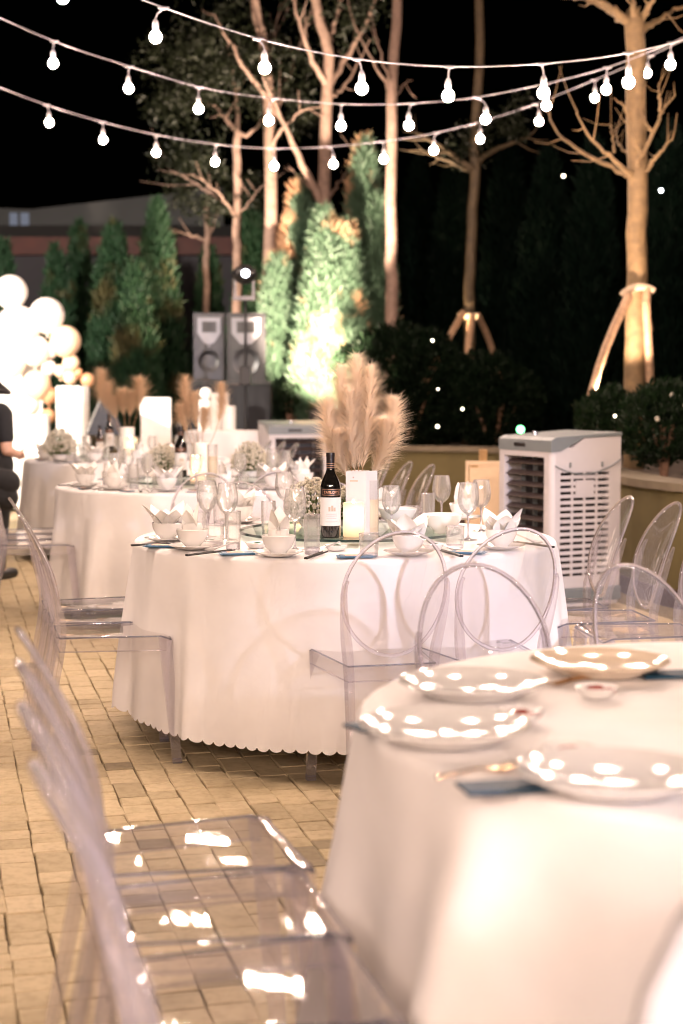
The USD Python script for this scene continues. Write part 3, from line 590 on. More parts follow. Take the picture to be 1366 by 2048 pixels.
for i, p in enumerate([(-.44, 7.28), (-.02, 7.30)]): chair_at(p, fA + pi, ['clear chair at the far side of the wine bottle table, left of the bottle', 'clear chair at the far side of the wine bottle table, behind the bottle'][i])
for i, p in enumerate([(.16, 5.01), (.52, 5.12)]): chair_at(np.array(p) + off, fA, ['clear chair facing the third table, arc of its back left of the glasses', 'clear chair facing the third table, arc of its back above the white napkin'][i])
for i, p in enumerate([(1.04, 6.44), (1.16, 6.10), (1.27, 5.74)]): chair_at(np.array(p) + off, fB + pi - .05, ['first clear chair of the dim line right of the pampas, next to the vase', 'second clear chair of the dim line right of the pampas vase', 'third clear chair of the dim line right of the pampas, nearest the cream panel'][i])
for i, (p, _) in enumerate(L2): chair_at(np.array(p) + off + (.0, -.05), fB, ['nearest clear chair at the left edge beside the third table', 'second clear chair at the left edge beside the third table', 'third clear chair at the left edge beside the third table'][i])
for i, p in enumerate([(1.04, 6.44), (1.16, 6.10), (1.27, 5.74)]): chair_at(np.array(p) + 2 * off + (.02, 0), fB + pi - .05, ['far blurred clear chair in front of the lavender cooler', 'middle blurred clear chair before the lavender cooler', 'near blurred clear chair before the lavender cooler'][i])

# white covered chair at the lower right corner
wc = thing('covered_chair', 'white covered rounded chair back in the lower right corner', 'chair', (.505, 1.6, 0), .35)
cov = []
for s in np.linspace(0, 1, 14):
    z = .10 + .84 * s; w = .24 * (1 - max(0, (s - .55) / .45) ** 3.5 * .95) + .02 * (1 - s); d = .05 + .10 * (1 - s) ** 2
    a = np.arange(28) * 2 * pi / 28; cov.append(np.stack([w * np.sign(np.cos(a)) * np.abs(np.cos(a)) ** .7 * (1 + .03 * np.sin(a * 6) * (1 - s)), d * np.sin(a), np.full(28, z)], 1))
cov.append(np.tile([[0, 0, .945]], (28, 1)))
part(wc, 'cover', grid(np.stack(cov), True), 'lilac_cover', True)
for sx in (-.18, .18): part(wc, 'leg', tube([(sx, 0, 0), (sx, 0, .3)], [.014, .014]), 'steel')

# ------------------------------------------------------------------ tableware
P = {k: proto(k) for k in ('plate', 'bowl', 'wine_glass', 'tumbler', 'short_glass', 'dinner_plate', 'sauce_dish', 'chopstick', 'spoon', 'packet', 'napkin', 'napkin_tall', 'fork', 'bottle', 'candle', 'glass_candle', 'chili_dish', 'flowers', 'serving_bowl')}
part(P['plate'], 'dish', lathe([(.001, .004), (.05, .004), (.055, .006), (.085, .016), (.087, .018), (.084, .019), (.055, .010), (.001, .008)], 40), 'porcelain', 50)
part(P['bowl'], 'body', lathe([(.001, .004), (.026, .0), (.028, .006), (.044, .020), (.054, .042), (.058, .062), (.0565, .0635), (.052, .042), (.040, .022), (.001, .012)], 36), 'porcelain', 50)
part(P['serving_bowl'], 'body', lathe([(.001, .004), (.032, .0), (.034, .010), (.062, .034), (.078, .070), (.076, .072), (.060, .036), (.001, .016)], 36), 'porcelain', 50)
part(P['dinner_plate'], 'dish', lathe([(.001, .005), (.085, .003), (.092, .006), (.135, .026), (.141, .030), (.139, .0325), (.130, .029), (.092, .0125), (.001, .010)], 56), 'porcelain', 50)
for nm in ('sauce_dish', 'chili_dish'):
    part(P[nm], 'dish', lathe([(.001, .003), (.024, .0), (.03, .004), (.042, .020), (.0405, .0215), (.028, .008), (.001, .006)], 28), 'porcelain', 50)
hb = trimesh.creation.icosphere(1, .013); hb.apply_scale((1.2, .7, .7)); hb.apply_translation((.004, 0, .014)); part(P['sauce_dish'], 'garnish', hb, 'herb', True)
qq = np.random.default_rng(4)
for k in range(7):
    c = trimesh.creation.icosphere(1, .0085); c.apply_scale((1.5, .9, .7)); c.apply_translation((qq.normal() * .010, qq.normal() * .010, .013 + .004 * qq.random())); part(P['chili_dish'], 'chili_slice', c, 'chili', True)
part(P['wine_glass'], 'bowl', lathe([(.004, .088), (.014, .092), (.026, .104), (.035, .124), (.0375, .142), (.035, .168), (.030, .196)], 28), 'drinking_glass', True)
part(P['wine_glass'], 'rim', loop_tube(np.stack([.030 * np.cos(aa), .030 * np.sin(aa), np.full(40, .196)], 1), .0009, 5), 'acrylic_rim', True)
part(P['wine_glass'], 'stem', lathe([(.012, .002), (.004, .012), (.0032, .04), (.0036, .08), (.007, .090)], 12), 'acrylic_rim', True)
part(P['wine_glass'], 'foot', lathe([(.001, .006), (.012, .005), (.034, .001), (.034, .0), (.001, .0)], 28), 'drinking_glass', 40)
part(P['tumbler'], 'wall', lathe([(.0255, .004), (.027, .03), (.0285, .135)], 28), 'drinking_glass', True)
part(P['tumbler'], 'rim', loop_tube(np.stack([.0285 * np.cos(aa), .0285 * np.sin(aa), np.full(40, .135)], 1), .0011, 5), 'acrylic_rim', True)
part(P['tumbler'], 'base', lathe([(.001, .0), (.0245, .0), (.0255, .003), (.0255, .020), (.018, .024), (.001, .022)], 28), 'acrylic_rim', 40)
ribs = np.array([.0325 + .0012 * (k % 2) for k in range(36)])
def ribbed(z, r): return np.stack([(ribs + r) * np.cos(np.arange(36) * pi / 18), (ribs + r) * np.sin(np.arange(36) * pi / 18), np.full(36, z)], 1)
part(P['short_glass'], 'wall', grid(np.stack([ribbed(.006, -.002), ribbed(.04, 0), ribbed(.078, .001)]), True), 'drinking_glass', True)
part(P['short_glass'], 'rim', loop_tube(np.stack([.034 * np.cos(aa), .034 * np.sin(aa), np.full(40, .079)], 1), .0012, 5), 'acrylic_rim', True)
part(P['short_glass'], 'base', lathe([(.001, 0), (.030, 0), (.031, .004), (.031, .012), (.001, .010)], 28), 'acrylic_rim', 40)
for dx, dr in ((0, .0), (.012, .05)):
    st_ = tube([(dx + dr * -.11, -.115, .006), (dx + dr * .11, .115, .006)], [.0042, .0026], 6); part(P['chopstick'], 'stick', st_, 'black_wood', 40)
sp = []
for s in np.linspace(0, 1, 14):
    w = np.interp(s, [0, .12, .28, .36, .7, 1], [.006, .021, .022, .009, .007, .009]); z = np.interp(s, [0, .2, .4, 1], [.006, .004, .012, .034]); dep = np.interp(s, [0, .15, .3, .4], [0, .009, .006, 0])
    sp.append([[w * x, -.06 + .135 * s, z - dep * (1 - x * x) + dep * .6] for x in np.linspace(-1, 1, 7)])
sp = np.array(sp); spm = cat_(grid(sp), grid(sp[:, ::-1] - [0, 0, .002])); part(P['spoon'], 'body', spm, 'porcelain', True)
pk = rbox((.052, .078, .005), .002, (0, 0, .003)); part(P['packet'], 'wrapper', pk, 'blue_packet', 40)
part(P['packet'], 'print', box((.030, .04, .0006), (0, .006, .0058)), 'packet_print')
for sy in (-1, 1): part(P['packet'], 'crimp', box((.054, .007, .0012), (0, sy * .042, .003)), 'blue_packet')
def petal(L, Wd, lean, az, curl=.25, z0=.0, r0=.012, seed=0):
    Q = []
    for s in np.linspace(0, 1, 9):
        w = Wd * (math.sin(pi * (.16 + .72 * s)) ** .7) * (1 - s ** 6 * .9); rr = r0 + L * s * math.sin(lean + curl * s); zz = z0 + L * s * math.cos(lean + curl * s)
        Q.append([[rr - .25 * w * (1 - abs(x)) * 1.2, w * x, zz] for x in np.linspace(-1, 1, 7)])
    Q = np.array(Q); c, s_ = math.cos(az), math.sin(az); Rm = np.array([[c, -s_, 0], [s_, c, 0], [0, 0, 1]]); g1 = grid(Q @ Rm.T); g2 = grid((Q + [.0016, 0, 0])[:, ::-1] @ Rm.T); return cat_(g1, g2)
for k in range(7): part(P['napkin'], 'fold', petal(.100 + .016 * (k % 3), .040, .40 + .12 * (k % 2), k * 2 * pi / 7 + .3, .15, .022), 'napkin', True)
part(P['napkin_tall'], 'fold', petal(.135, .036, .02, .4, .12, .02, .004), 'napkin', True); part(P['napkin_tall'], 'fold', petal(.128, .036, .10, 2.6, .05, .02, .006), 'napkin', True); part(P['napkin_tall'], 'fold', petal(.112, .030, .2, 4.4, .1, .02, .008), 'napkin', True)
part(P['napkin_tall'], 'cuff', lathe([(.034, .045), (.037, .062), (.034, .078), (.030, .079), (.030, .046)], 20), 'napkin', 40)
fk = []
for s in np.linspace(0, 1, 16):
    w = np.interp(s, [0, .1, .6, .72, .8, 1], [.006, .0045, .003, .010, .012, .010]); z = np.interp(s, [0, .5, .75, 1], [.003, .010, .004, .010]); fk.append([[w * x, -.09 + .14 * s, z - .0015 * (1 - x * x)] for x in (-1, -.5, 0, .5, 1)])
fk = np.array(fk); part(P['fork'], 'handle', cat_(grid(fk), grid(fk[:, ::-1] - [0, 0, .0015])), 'gold', True)
for x in (-.0085, -.003, .003, .0085): part(P['fork'], 'tine', tube([(x, .048, .009), (x, .075, .011), (x * .9, .092, .008)], [.0016, .0015, .0008], 6), 'gold', True)
# wine bottle
bt = P['bottle']
part(bt, 'glass_body', lathe([(.001, .006), (.024, .0), (.034, .002), (.0365, .008), (.0372, .10), (.0368, .185), (.034, .203), (.026, .222), (.0175, .240), (.0145, .256), (.0142, .30), (.001, .30)], 48), 'bottle_glass', 40)
part(bt, 'capsule', lathe([(.0150, .252), (.0152, .296), (.0158, .30), (.0158, .309), (.0150, .311), (.001, .311)], 32), 'foil', 40)
for z in (.258, .265, .272): part(bt, 'capsule_band', lathe([(.0152, z), (.0155, z + .0006), (.0152, z + .0014)], 32), 'copper_print')
def curved(mesh, r, z0, az=-pi / 2):
    v = mesh.vertices.copy(); a = v[:, 0] / r + az; rr = r + v[:, 2]; mesh.vertices = np.stack([rr * np.cos(a), rr * np.sin(a), v[:, 1] + z0], 1); return mesh
def wrap_sheet(a0, a1, z0, z1, r, n=30): a = np.linspace(a0, a1, n); return grid(np.stack([np.stack([r * np.cos(a), r * np.sin(a), np.full(n, z)], 1) for z in (z0, z1)]))
pl_ = part(bt, 'paper_label', wrap_sheet(-pi / 2 - 1.75, -pi / 2 + 1.75, .047, .150, .0376), 'label_paper', True)
nl_ = part(bt, 'neck_label', wrap_sheet(-pi / 2 - 1.3, -pi / 2 + 1.3, .156, .182, .0377), 'foil', True)
for z in (.1585, .1785): part(nl_, 'label_frame', wrap_sheet(-pi / 2 - .98, -pi / 2 + .98, z, z + .0012, .0380), 'copper_print', True)
for s in (-.98, .98): part(nl_, 'label_frame', wrap_sheet(-pi / 2 + s - .015, -pi / 2 + s + .015, .1585, .1797, .0380, 4), 'copper_print', True)
tx = meshkit.text_mesh("TAYLOR'S", .0095, .0005, True); w_ = tx.bounds[1][0]; tx.apply_translation((-w_ / 2, 0, 0)); tx.apply_scale((min(1, .062 / w_), 1, 1)); part(nl_, 'lettering', curved(tx, .0380, .1645), 'copper_print')
for dx, h_ in ((-.008, .016), (.002, .021), (.011, .014)): part(pl_, 'crest', curved(box((.008, h_, .0003), (dx, h_ / 2, 0)), .0379, .100), 'pale_print')
for z, w in ((.090, .040), (.083, .044), (.074, .036), (.062, .046)): part(pl_, 'print_line', curved(box((w, .0016, .0003)).subdivide().subdivide(), .0379, z), 'grey_print')
wx = part(P['candle'], 'wax', lathe([(.001, .0), (.036, .0), (.038, .003), (.038, .122), (.036, .126), (.028, .118), (.001, .114)], 36), 'candle_wax', 40)
fl = trimesh.creation.icosphere(2, .006); fl.apply_scale((.8, .8, 2.2)); fl.apply_translation((0, 0, .124)); part(wx, 'flame', fl, 'flame', True)
part(P['glass_candle'], 'glass', lathe([(.030, .0), (.031, .01), (.031, .20)], 32), 'drinking_glass', True)
part(P['glass_candle'], 'wax', lathe([(.001, .003), (.0285, .003), (.0285, .128), (.022, .124), (.001, .122)], 32), 'glass_candle_wax', 40)
q = np.random.default_rng(11); C = q.normal(size=(620, 3)); C /= np.linalg.norm(C, axis=1, keepdims=True); C[:, 2] = np.abs(C[:, 2]); C *= (q.uniform(.55, 1, 620) ** .6)[:, None] * [.115, .115, .15]; C = C + [0, 0, .045]
ico = trimesh.creation.icosphere(0, 1); V = (C[:, None] + ico.vertices[None] * q.uniform(.0035, .0075, (620, 1, 1))).reshape(-1, 3); Fc = (np.arange(620)[:, None, None] * 12 + ico.faces[None]).reshape(-1, 3)
part(P['flowers'], 'blossom', trimesh.Trimesh(V, Fc, process=False), 'breath_bloom', True, kind='stuff')
part(P['flowers'], 'stem', cat_(*[tube([(c[0] * .2, c[1] * .2, .01), (c[0] * .7, c[1] * .7, c[2] * .6), tuple(c)], [.0012, .001, .0006], 3, False) for c in C[::3]]), 'breath_stem', kind='stuff')
# flared low white dish that holds the flowers
part(P['flowers'], 'dish', lathe([(.001, 0), (.04, 0), (.055, .03), (.053, .031), (.001, .01)], 24), 'porcelain', 40)

def plume(base, tip, bend, nh, hl, wid, q, mode, smin=.12):
    """one pampas plume: stem with fine drooping hairs (one mesh)"""
    b, t = np.array(base, float), np.array(tip, float); mid = (b + t) / 2 + bend
    p = smooth_path([b, mid, t], 24); L = np.linalg.norm(t - b)
    s = q.beta(1.6, 1.25, nh) * (1 - smin) + smin; i = np.clip((s * 23).astype(int), 0, 22); fr = (s * 23 - i)[:, None]
    o = p[i] * (1 - fr) + p[i + 1] * fr; ax = p[i + 1] - p[i]; ax /= np.linalg.norm(ax, axis=1, keepdims=True)
    rd = q.normal(size=(nh, 3)); rd -= (rd * ax).sum(1, keepdims=True) * ax; rd /= np.linalg.norm(rd, axis=1, keepdims=True)
    l = hl * q.uniform(.55, 1.25, nh) * np.interp(s, [.2, .45, .85, 1], [.75, 1.0, .8, .45])
    ln = l[:, None]; spread = (.62 if mode else .40)
    m = o + ln * .5 * (ax * .80 + rd * spread); e = o + ln * (ax * .74 + rd * spread * 1.35) + [0, 0, -.12 * hl] * q.random((nh, 1)) + (.10 if mode else .04) * ln * q.normal(size=(nh, 3))
    sd = np.cross(ax, rd) * wid; v = np.stack([o - sd * .5, o + sd * .5, m + sd, m - sd, e], 1).reshape(-1, 3); k = np.arange(nh)[:, None] * 5
    f = np.vstack([np.hstack([k, k + 1, k + 2]), np.hstack([k, k + 2, k + 3]), np.hstack([k + 3, k + 2, k + 4])])
    return tm(v, f), tube(p, np.linspace(.0022, .001, 24), 5, False)
def pampas(label, tips, base, loc, matn, nh, hl, mode, seed, vase_h=.30, vase_r=.05):
    q = np.random.default_rng(seed); t = thing('pampas_grass', label, 'dried grass', loc)
    for (x, z, y, bx) in tips:
        m, s = plume((base * x * .25 + .004 * q.normal(), .01 * q.normal(), vase_h - .05), (x, y, z), np.array([bx, 0, .0]), nh, hl, .0011, q, mode, .12 if matn == 'pampas_hair' else .40)
        part(t, 'plume', m, matn); part(t, 'stem', s, 'pampas_stem')
def vase(label, loc, h=.30, r=.05, name='vase'):
    t = thing(name, label, 'vase', loc); part(t, 'body', lathe([(.001, 0), (r * .9, 0), (r, .01), (r * 1.0, h - .01), (r * .98, h), (r * .9, h), (r * .88, .03), (.001, .02)], 32), 'vase_white', 40); return t

SUS = TOP + .008 + .026
def susan(c, label):
    t = thing('lazy_susan', label, 'turntable', (*c, TOP + .008))
    part(t, 'bearing', lathe([(.001, 0), (.15, 0), (.15, .015), (.001, .015)], 32), 'steel', 40)
    a = np.arange(96) * 2 * pi / 96
    part(t, 'glass_disc', grid(np.stack([np.stack([r * np.cos(a), r * np.sin(a), np.full(96, .0252)], 1) for r in (.0005, .2, .425)]), True), 'susan_glass', True)
    part(t, 'glass_edge', lathe([(.424, .016), (.430, .016), (.430, .0255), (.424, .0255)], 96), 'susan_edge', 40)
SC = {k: c + np.array([.02, .0]) for k, c in T.items()}
susan(SC[2], 'dark glass turntable under the wine bottle and candle'); susan(SC[3], 'glass turntable in the middle of the third table'); susan(SC[4], 'glass turntable in the middle of the farthest table')
ZT = TOP + .006
def on(u, v, z=ZT): return G(u, v, z)
# wine bottle table, item by item: base centre in the photograph -> table plane
S2 = [  # key, plate, bowl napkin kind, place words
    ((335, 1084), 'napkin', 'at the leftmost place of the wine bottle table'),
    ((385, 1099), 'napkin_tall', 'second from the left on the wine bottle table'),
    ((557, 1113), 'napkin_tall', 'at the front place left of the wine bottle'),
    ((817, 1111), 'napkin', 'behind the oval back of the front clear chair'),
    ((1002, 1099), 'napkin', 'rightmost on the wine bottle table, before the cooler'),
    ((925, 1040), 'napkin_tall', 'on the far right side of the wine bottle table'),
    ((760, 1034), 'napkin', 'behind the glass candle on the wine bottle table'),
    ((480, 1046), 'napkin', 'on the far left side of the wine bottle table'),
]
for i, ((u, v), nk, w) in enumerate(S2):
    p = on(u, v); d = T[2] - p[:2]; az = math.atan2(d[1], d[0]) - pi / 2
    copy(P['plate'], 'plate', 'small plate ' + w, 'plate', p, az, 'small plates on the wine bottle table')
    copy(P['bowl'], 'bowl', 'white bowl ' + w, 'bowl', p + [0, 0, .010], az, 'white bowls on the wine bottle table')
    copy(P[nk], 'napkin', 'napkin in the bowl ' + w, 'napkin', p + [0, 0, .016], az + .7 * i, 'napkins on the wine bottle table')
for (u, v), a, w in [((318, 1090), -.94, 'at the leftmost place'), ((418, 1108), -.67, 'left of the blue packet near the front left edge'), ((628, 1113), -.25, 'in front of the wine bottle by the tall tumbler'), ((897, 1109), .30, 'between the two front chair backs'), ((1065, 1092), .55, 'right of the rightmost bowl')]:
    copy(P['chopstick'], 'chopsticks', 'pair of black chopsticks ' + w, 'chopsticks', on(u, v), a + (0 if a > 0 else 0), 'black chopsticks on the wine bottle table')
for (u, v), a, w in [((352, 1084), -1.0, 'beside the leftmost bowl'), ((440, 1101), -1.1, 'behind the front blue packet'), ((893, 1100), .9, 'between the two front chair backs'), ((1058, 1086), .8, 'right of the rightmost bowl'), ((640, 1104), -1.2, 'by the tall tumbler before the wine bottle')]:
    copy(P['spoon'], 'spoon', 'white porcelain spoon ' + w, 'spoon', on(u, v), a, 'porcelain spoons on the wine bottle table')
for (u, v), a, w in [((325, 1094), 1.45, 'at the far left table edge'), ((476, 1109), 1.75, 'at the front left between two bowls'), ((712, 1115), 1.65, 'before the candle, seen through the chair rim'), ((935, 1107), 1.3, 'between the two chair backs')]:
    copy(P['packet'], 'wipe_packet', 'blue wet wipe packet ' + w, 'packet', on(u, v), a, 'blue packets on the wine bottle table', (1.25, 1.45, 1.5))
for (u, v), w in [((513, 1096), 'left of the front bowl'), ((672, 1101), 'right of the tall tumbler before the turntable'), ((867, 1098), 'behind the front chair back'), ((420, 1090), 'beside the second bowl from the left')]:
    copy(P['sauce_dish'], 'sauce_dish', 'small white dish with a green garnish ' + w, 'dish', on(u, v), 0, 'sauce dishes on the wine bottle table')
for (u, v), s, w in [((590, 1100), 1.0, 'behind the tall tumbler left of the bottle'), ((569, 1046), 1.0, 'on the far side left of the white flowers'), ((783, 1075), .92, 'right of the glass candle, above the front chair back'), ((883, 1049), .95, 'tallest against the olive wall'), ((936, 1080), 1.0, 'left of the rightmost bowl'), ((962, 1062), .95, 'before the cream panel'),
                     ((455, 1080), 1.0, 'in the cluster left of the front bowl'), ((415, 1074), 1.0, 'leftmost of the glass cluster')]:
    copy(P['wine_glass'], 'wine_glass', 'empty wine glass ' + w, 'glass', on(u, v), 0, 'wine glasses on the wine bottle table', s * 1.1)
for (u, v), s, w in [((624, 1108), 1.02, 'just left of the wine bottle'), ((466, 1098), 1.0, 'in the cluster near the left front'), ((537, 1072), 1.0, 'behind the front napkin'), ((856, 1052), 1.0, 'against the olive wall'), ((440, 1052), 1.0, 'behind the glass cluster on the left')]:
    copy(P['tumbler'], 'tumbler', 'tall straight empty tumbler ' + w, 'glass', on(u, v), 0, 'tall tumblers on the wine bottle table', s)
for (u, v), w in [((738, 1113), 'in front of the glowing candle'), ((910, 1096), 'between the chair backs near the right bowl'), ((430, 1092), 'in the cluster left of the front bowl'), ((822, 1050), 'behind the open napkin'), ((395, 1062), 'behind the second napkin from the left')]:
    copy(P['short_glass'], 'ribbed_glass', 'short ribbed glass ' + w, 'glass', on(u, v), .1, 'ribbed glasses on the wine bottle table')
ons = lambda u, v: G(u, v, SUS)
copy(P['bottle'], 'wine_bottle', 'dark wine bottle with white label in focus on the turntable', 'bottle', ons(661, 1076), .12, 'wine bottles on the tables')
copy(P['candle'], 'pillar_candle', 'glowing pillar candle right of the wine bottle', 'candle', ons(707, 1073), 0, 'glowing pillar candles')
copy(P['glass_candle'], 'glass_candle', 'pale candle in a tall glass cylinder right of the vase', 'candle', ons(741, 1066), 0, 'candles in glass cylinders')
copy(P['flowers'], 'flowers', 'bunch of tiny white flowers left of the wine bottle', 'flowers', ons(622, 1052), 0, 'bunches of tiny white flowers')
copy(P['flowers'], 'flowers', 'sprig of tiny white flowers right behind the wine bottle', 'flowers', ons(683, 1050), 1.0, 'bunches of tiny white flowers', .8)
vp = ons(716, 1062); VH = (1062 - 942) / F * vp[1]
vase('white vase holding the tall feathery pampas grass', vp + [0, .05, 0], VH, .045)
pxm = vp[1] / F
tips = [(x, y, dy, bx) for x, y, dy, bx in [(-.075, .62, .02, -.01), (-.005, .66, .05, .0), (.055, .62, .0, .01), (.165, .50, .03, .03), (-.13, .50, -.03, -.03), (.125, .42, -.05, .03), (-.10, .38, -.06, -.02), (.02, .46, -.06, 0), (-.045, .54, -.03, -.005), (.10, .50, .05, .02)]]
tips = [(x * .84, z, y, bx) for x, z, y, bx in tips]
tips = [tips[i] for i in (0, 1, 2, 3, 4, 5, 6, 8)]
pampas('tall feathery cream pampas grass in the white vase by the wine bottle', tips, 1.0, vp + [0, .05, 0], 'pampas_hair', 1700, .092, True, 21, VH)
# menu card in front of the vase
mc = thing('menu_card', 'white folded menu card standing before the pampas vase', 'card', ons(712, 1068) + [0, -.005, 0], -.06)
chh = (1068 - 944) / F * vp[1]
part(mc, 'front_leaf', box((.076, .0012, chh), (0, 0, chh / 2)), 'card'); part(mc, 'back_leaf', box((.060, .0012, chh), (.055, .024, chh / 2), .75), 'card')
tx = meshkit.text_mesh('MRK', .012, .0004); tx.apply_transform(trimesh.transformations.rotation_matrix(pi / 2, [1, 0, 0])); tx.apply_translation((-.032, -.0007, chh * .42)); part(mc, 'lettering', tx, 'pink_print')
em = box((.005, .0005, .005), (-.010, -.0009, chh * .90)); part(mc, 'emblem', em, 'pink_print'); part(mc, 'print_line', box((.030, .0005, .006), (-.008, -.0009, chh * .845)), 'pale_print')
for u, v, w in [(885, 1066, 'at the back right of the turntable'), (795, 1052, 'at the back of the turntable behind the open napkin')]:
    copy(P['serving_bowl'], 'serving_bowl', 'wide white serving bowl ' + w, 'bowl', G(u, v, SUS), 0, 'serving bowls on the turntable')

# third and farthest tables: the same ware, out of focus
def dress(k, places, glasses, wn0):
    c = T[k]
    names = {204: 'leftmost', 200: 'leftmost', 232: 'front left', 228: 'front left', 262: 'front', 256: 'front', 290: 'front right', 284: 'front right', 318: 'right front', 312: 'right front', 350: 'right', 340: 'right', 20: 'far right', 130: 'far left', 150: 'far left'}
    for i, deg in enumerate(places):
        wk, wn = f'at the {names[deg]} place of the {wn0}', wn0
        a = math.radians(deg); d = np.array(dirv(a)); n = np.array([-d[1], d[0]])
        pt = lambda r, t: np.array([*(c + d * r + n * t), ZT]); az = a + pi / 2
        copy(P['plate'], 'plate', f'out of focus small white plate {wk}', 'plate', pt(.66, 0), az, f'small plates on the {wn}')
        copy(P['bowl'], 'bowl', f'out of focus white bowl {wk}', 'bowl', pt(.66, 0) + [0, 0, .010], az, f'white bowls on the {wn}')
        copy(P['napkin_tall' if i % 2 else 'napkin'], 'napkin', f'out of focus white napkin {wk}', 'napkin', pt(.66, 0) + [0, 0, .016], az + i, f'napkins on the {wn}')
        copy(P['packet'], 'wipe_packet', f'out of focus blue packet {wk}', 'packet', pt(.72, .17), az + 1.4, f'blue packets on the {wn}')
        copy(P['chopstick'], 'chopsticks', f'out of focus black chopsticks {wk}', 'chopsticks', pt(.68, -.15), az + .3, f'chopsticks on the {wn}')
        copy(P['spoon'], 'spoon', f'out of focus white spoon {wk}', 'spoon', pt(.68, -.11), az + .6, f'spoons on the {wn}')
        if glasses:
            copy(P['wine_glass'], 'wine_glass', f'out of focus wine glass {wk}', 'glass', pt(.52, .13), 0, f'wine glasses on the {wn}')
            copy(P['tumbler'], 'tumbler', f'out of focus tall tumbler {wk}', 'glass', pt(.53, .03), 0, f'tumblers on the {wn}')
            copy(P['short_glass'], 'ribbed_glass', f'out of focus ribbed glass {wk}', 'glass', pt(.50, -.09), 0, f'ribbed glasses on the {wn}')
dress(3, [204, 232, 262, 290, 318, 350, 20, 130], True, 'third table')
dress(4, [200, 228, 256, 284, 312, 340, 150], True, 'farthest table')
g3 = lambda u, v: G(u, v, SUS)
copy(P['bottle'], 'wine_bottle', 'dark wine bottle on the third table, left of its glowing candle', 'bottle', g3(362, 955), .2, 'wine bottles on the tables', 1.0)
copy(P['candle'], 'pillar_candle', 'glowing pillar candle on the third table', 'candle', g3(395, 962), 0, 'glowing pillar candles', 1.1)
copy(P['glass_candle'], 'glass_candle', 'candle in a glass cylinder on the third table', 'candle', g3(425, 955), 0, 'candles in glass cylinders')
copy(P['flowers'], 'flowers', 'blurred white flowers left of the bottle on the third table', 'flowers', g3(325, 950), 0, 'bunches of tiny white flowers')
copy(P['flowers'], 'flowers', 'blurred white flowers right of the candle on the third table', 'flowers', g3(500, 952), 2.0, 'bunches of tiny white flowers', 1.1)
v3 = g3(402, 950) + [0, .04, 0]; vase('white vase with tan pampas on the third table', v3, .20, .05)
pampas('tan narrow pampas plumes on the third table', [(-.095, .60, 0, -.02), (.125, .56, 0, .035), (-.04, .50, .03, -.01), (-.12, .42, -.02, -.02), (.02, .40, .03, .0)], 1.0, v3, 'pampas_tan', 700, .105, True, 31, .20)
copy(P['bottle'], 'wine_bottle', 'taller visible dark bottle on the farthest table beside the pampas', 'bottle', g3(219, 902), .2, 'wine bottles on the tables')
copy(P['bottle'], 'wine_bottle', 'second dark bottle on the farthest table, left of the other', 'bottle', g3(200, 915), .2, 'wine bottles on the tables', .8)
copy(P['candle'], 'pillar_candle', 'glowing pillar candle on the farthest table', 'candle', g3(262, 914), 0, 'glowing pillar candles', 1.2)
copy(P['flowers'], 'flowers', 'blurred white flowers at the left of the farthest table', 'flowers', g3(120, 918), 1.0, 'bunches of tiny white flowers', 1.2)
v4 = g3(253, 910) + [0, .04, 0]; vase('white vase with wide tan pampas on the farthest table', v4, .22, .06)
pampas('wide fan of tan pampas on the farthest table', [(-.20, .66, 0, -.05), (-.16, .56, .03, -.03), (.11, .60, 0, .03), (-.03, .50, 0, -.01), (.04, .48, .02, .0), (-.11, .44, .02, -.02)], 1.0, v4, 'pampas_tan', 800, .145, True, 41, .22)

# nearest table
for (u, v), mt_, w in [((945, 1392), None, 'left of the two plates at the back'), ((890, 1482), None, 'at the left edge of the nearest table'), ((1226, 1580), None, 'closest to the camera on the nearest table')]:
    copy(P['dinner_plate'], 'dinner_plate', 'large white plate with bulb reflections, ' + w, 'plate', on(u, v), 0, 'large plates on the nearest table')
bp = thing('dinner_plate', 'large plate at the back of the nearest table, warm light painted into its glaze', 'plate', on(1199, 1348), group='large plates on the nearest table')
part(bp, 'dish', lathe([(.001, .005), (.085, .003), (.092, .006), (.135, .026), (.141, .030), (.139, .0325), (.130, .029), (.092, .0125), (.001, .010)], 56), 'porcelain_painted_warm', 50)
for (u, v), w in [((1040, 1444), 'between the two left plates'), ((1139, 1520), 'behind the closest plate'), ((1192, 1394), 'in front of the warm toned plate')]:
    copy(P['chili_dish'], 'sauce_dish', 'small white dish of red chili ' + w, 'dish', on(u, v), 0, 'chili dishes on the nearest table')
for (u, v), a, w in [((980, 1545), -1.15, 'left of the closest plate'), ((850, 1428), -1.5, 'between the two left plates'), ((1100, 1372), -1.1, 'beside the warm toned plate')]:
    copy(P['fork'], 'fork', 'gold fork ' + w, 'fork', on(u, v), a, 'gold forks on the nearest table')
for (u, v), a, w in [((1015, 1578), -1.35, 'tucked under the closest plate'), ((775, 1452), -1.0, 'peeping out at the left table edge'), ((1345, 1352), -1.4, 'at the right picture edge')]:
    t = thing('napkin_packet', 'flat navy blue packet ' + w, 'packet', on(u, v), a, 'navy packets on the nearest table')
    part(t, 'wrapper', rbox((.07, .14, .006), .0025, (0, 0, .004)), 'navy_packet', 40)
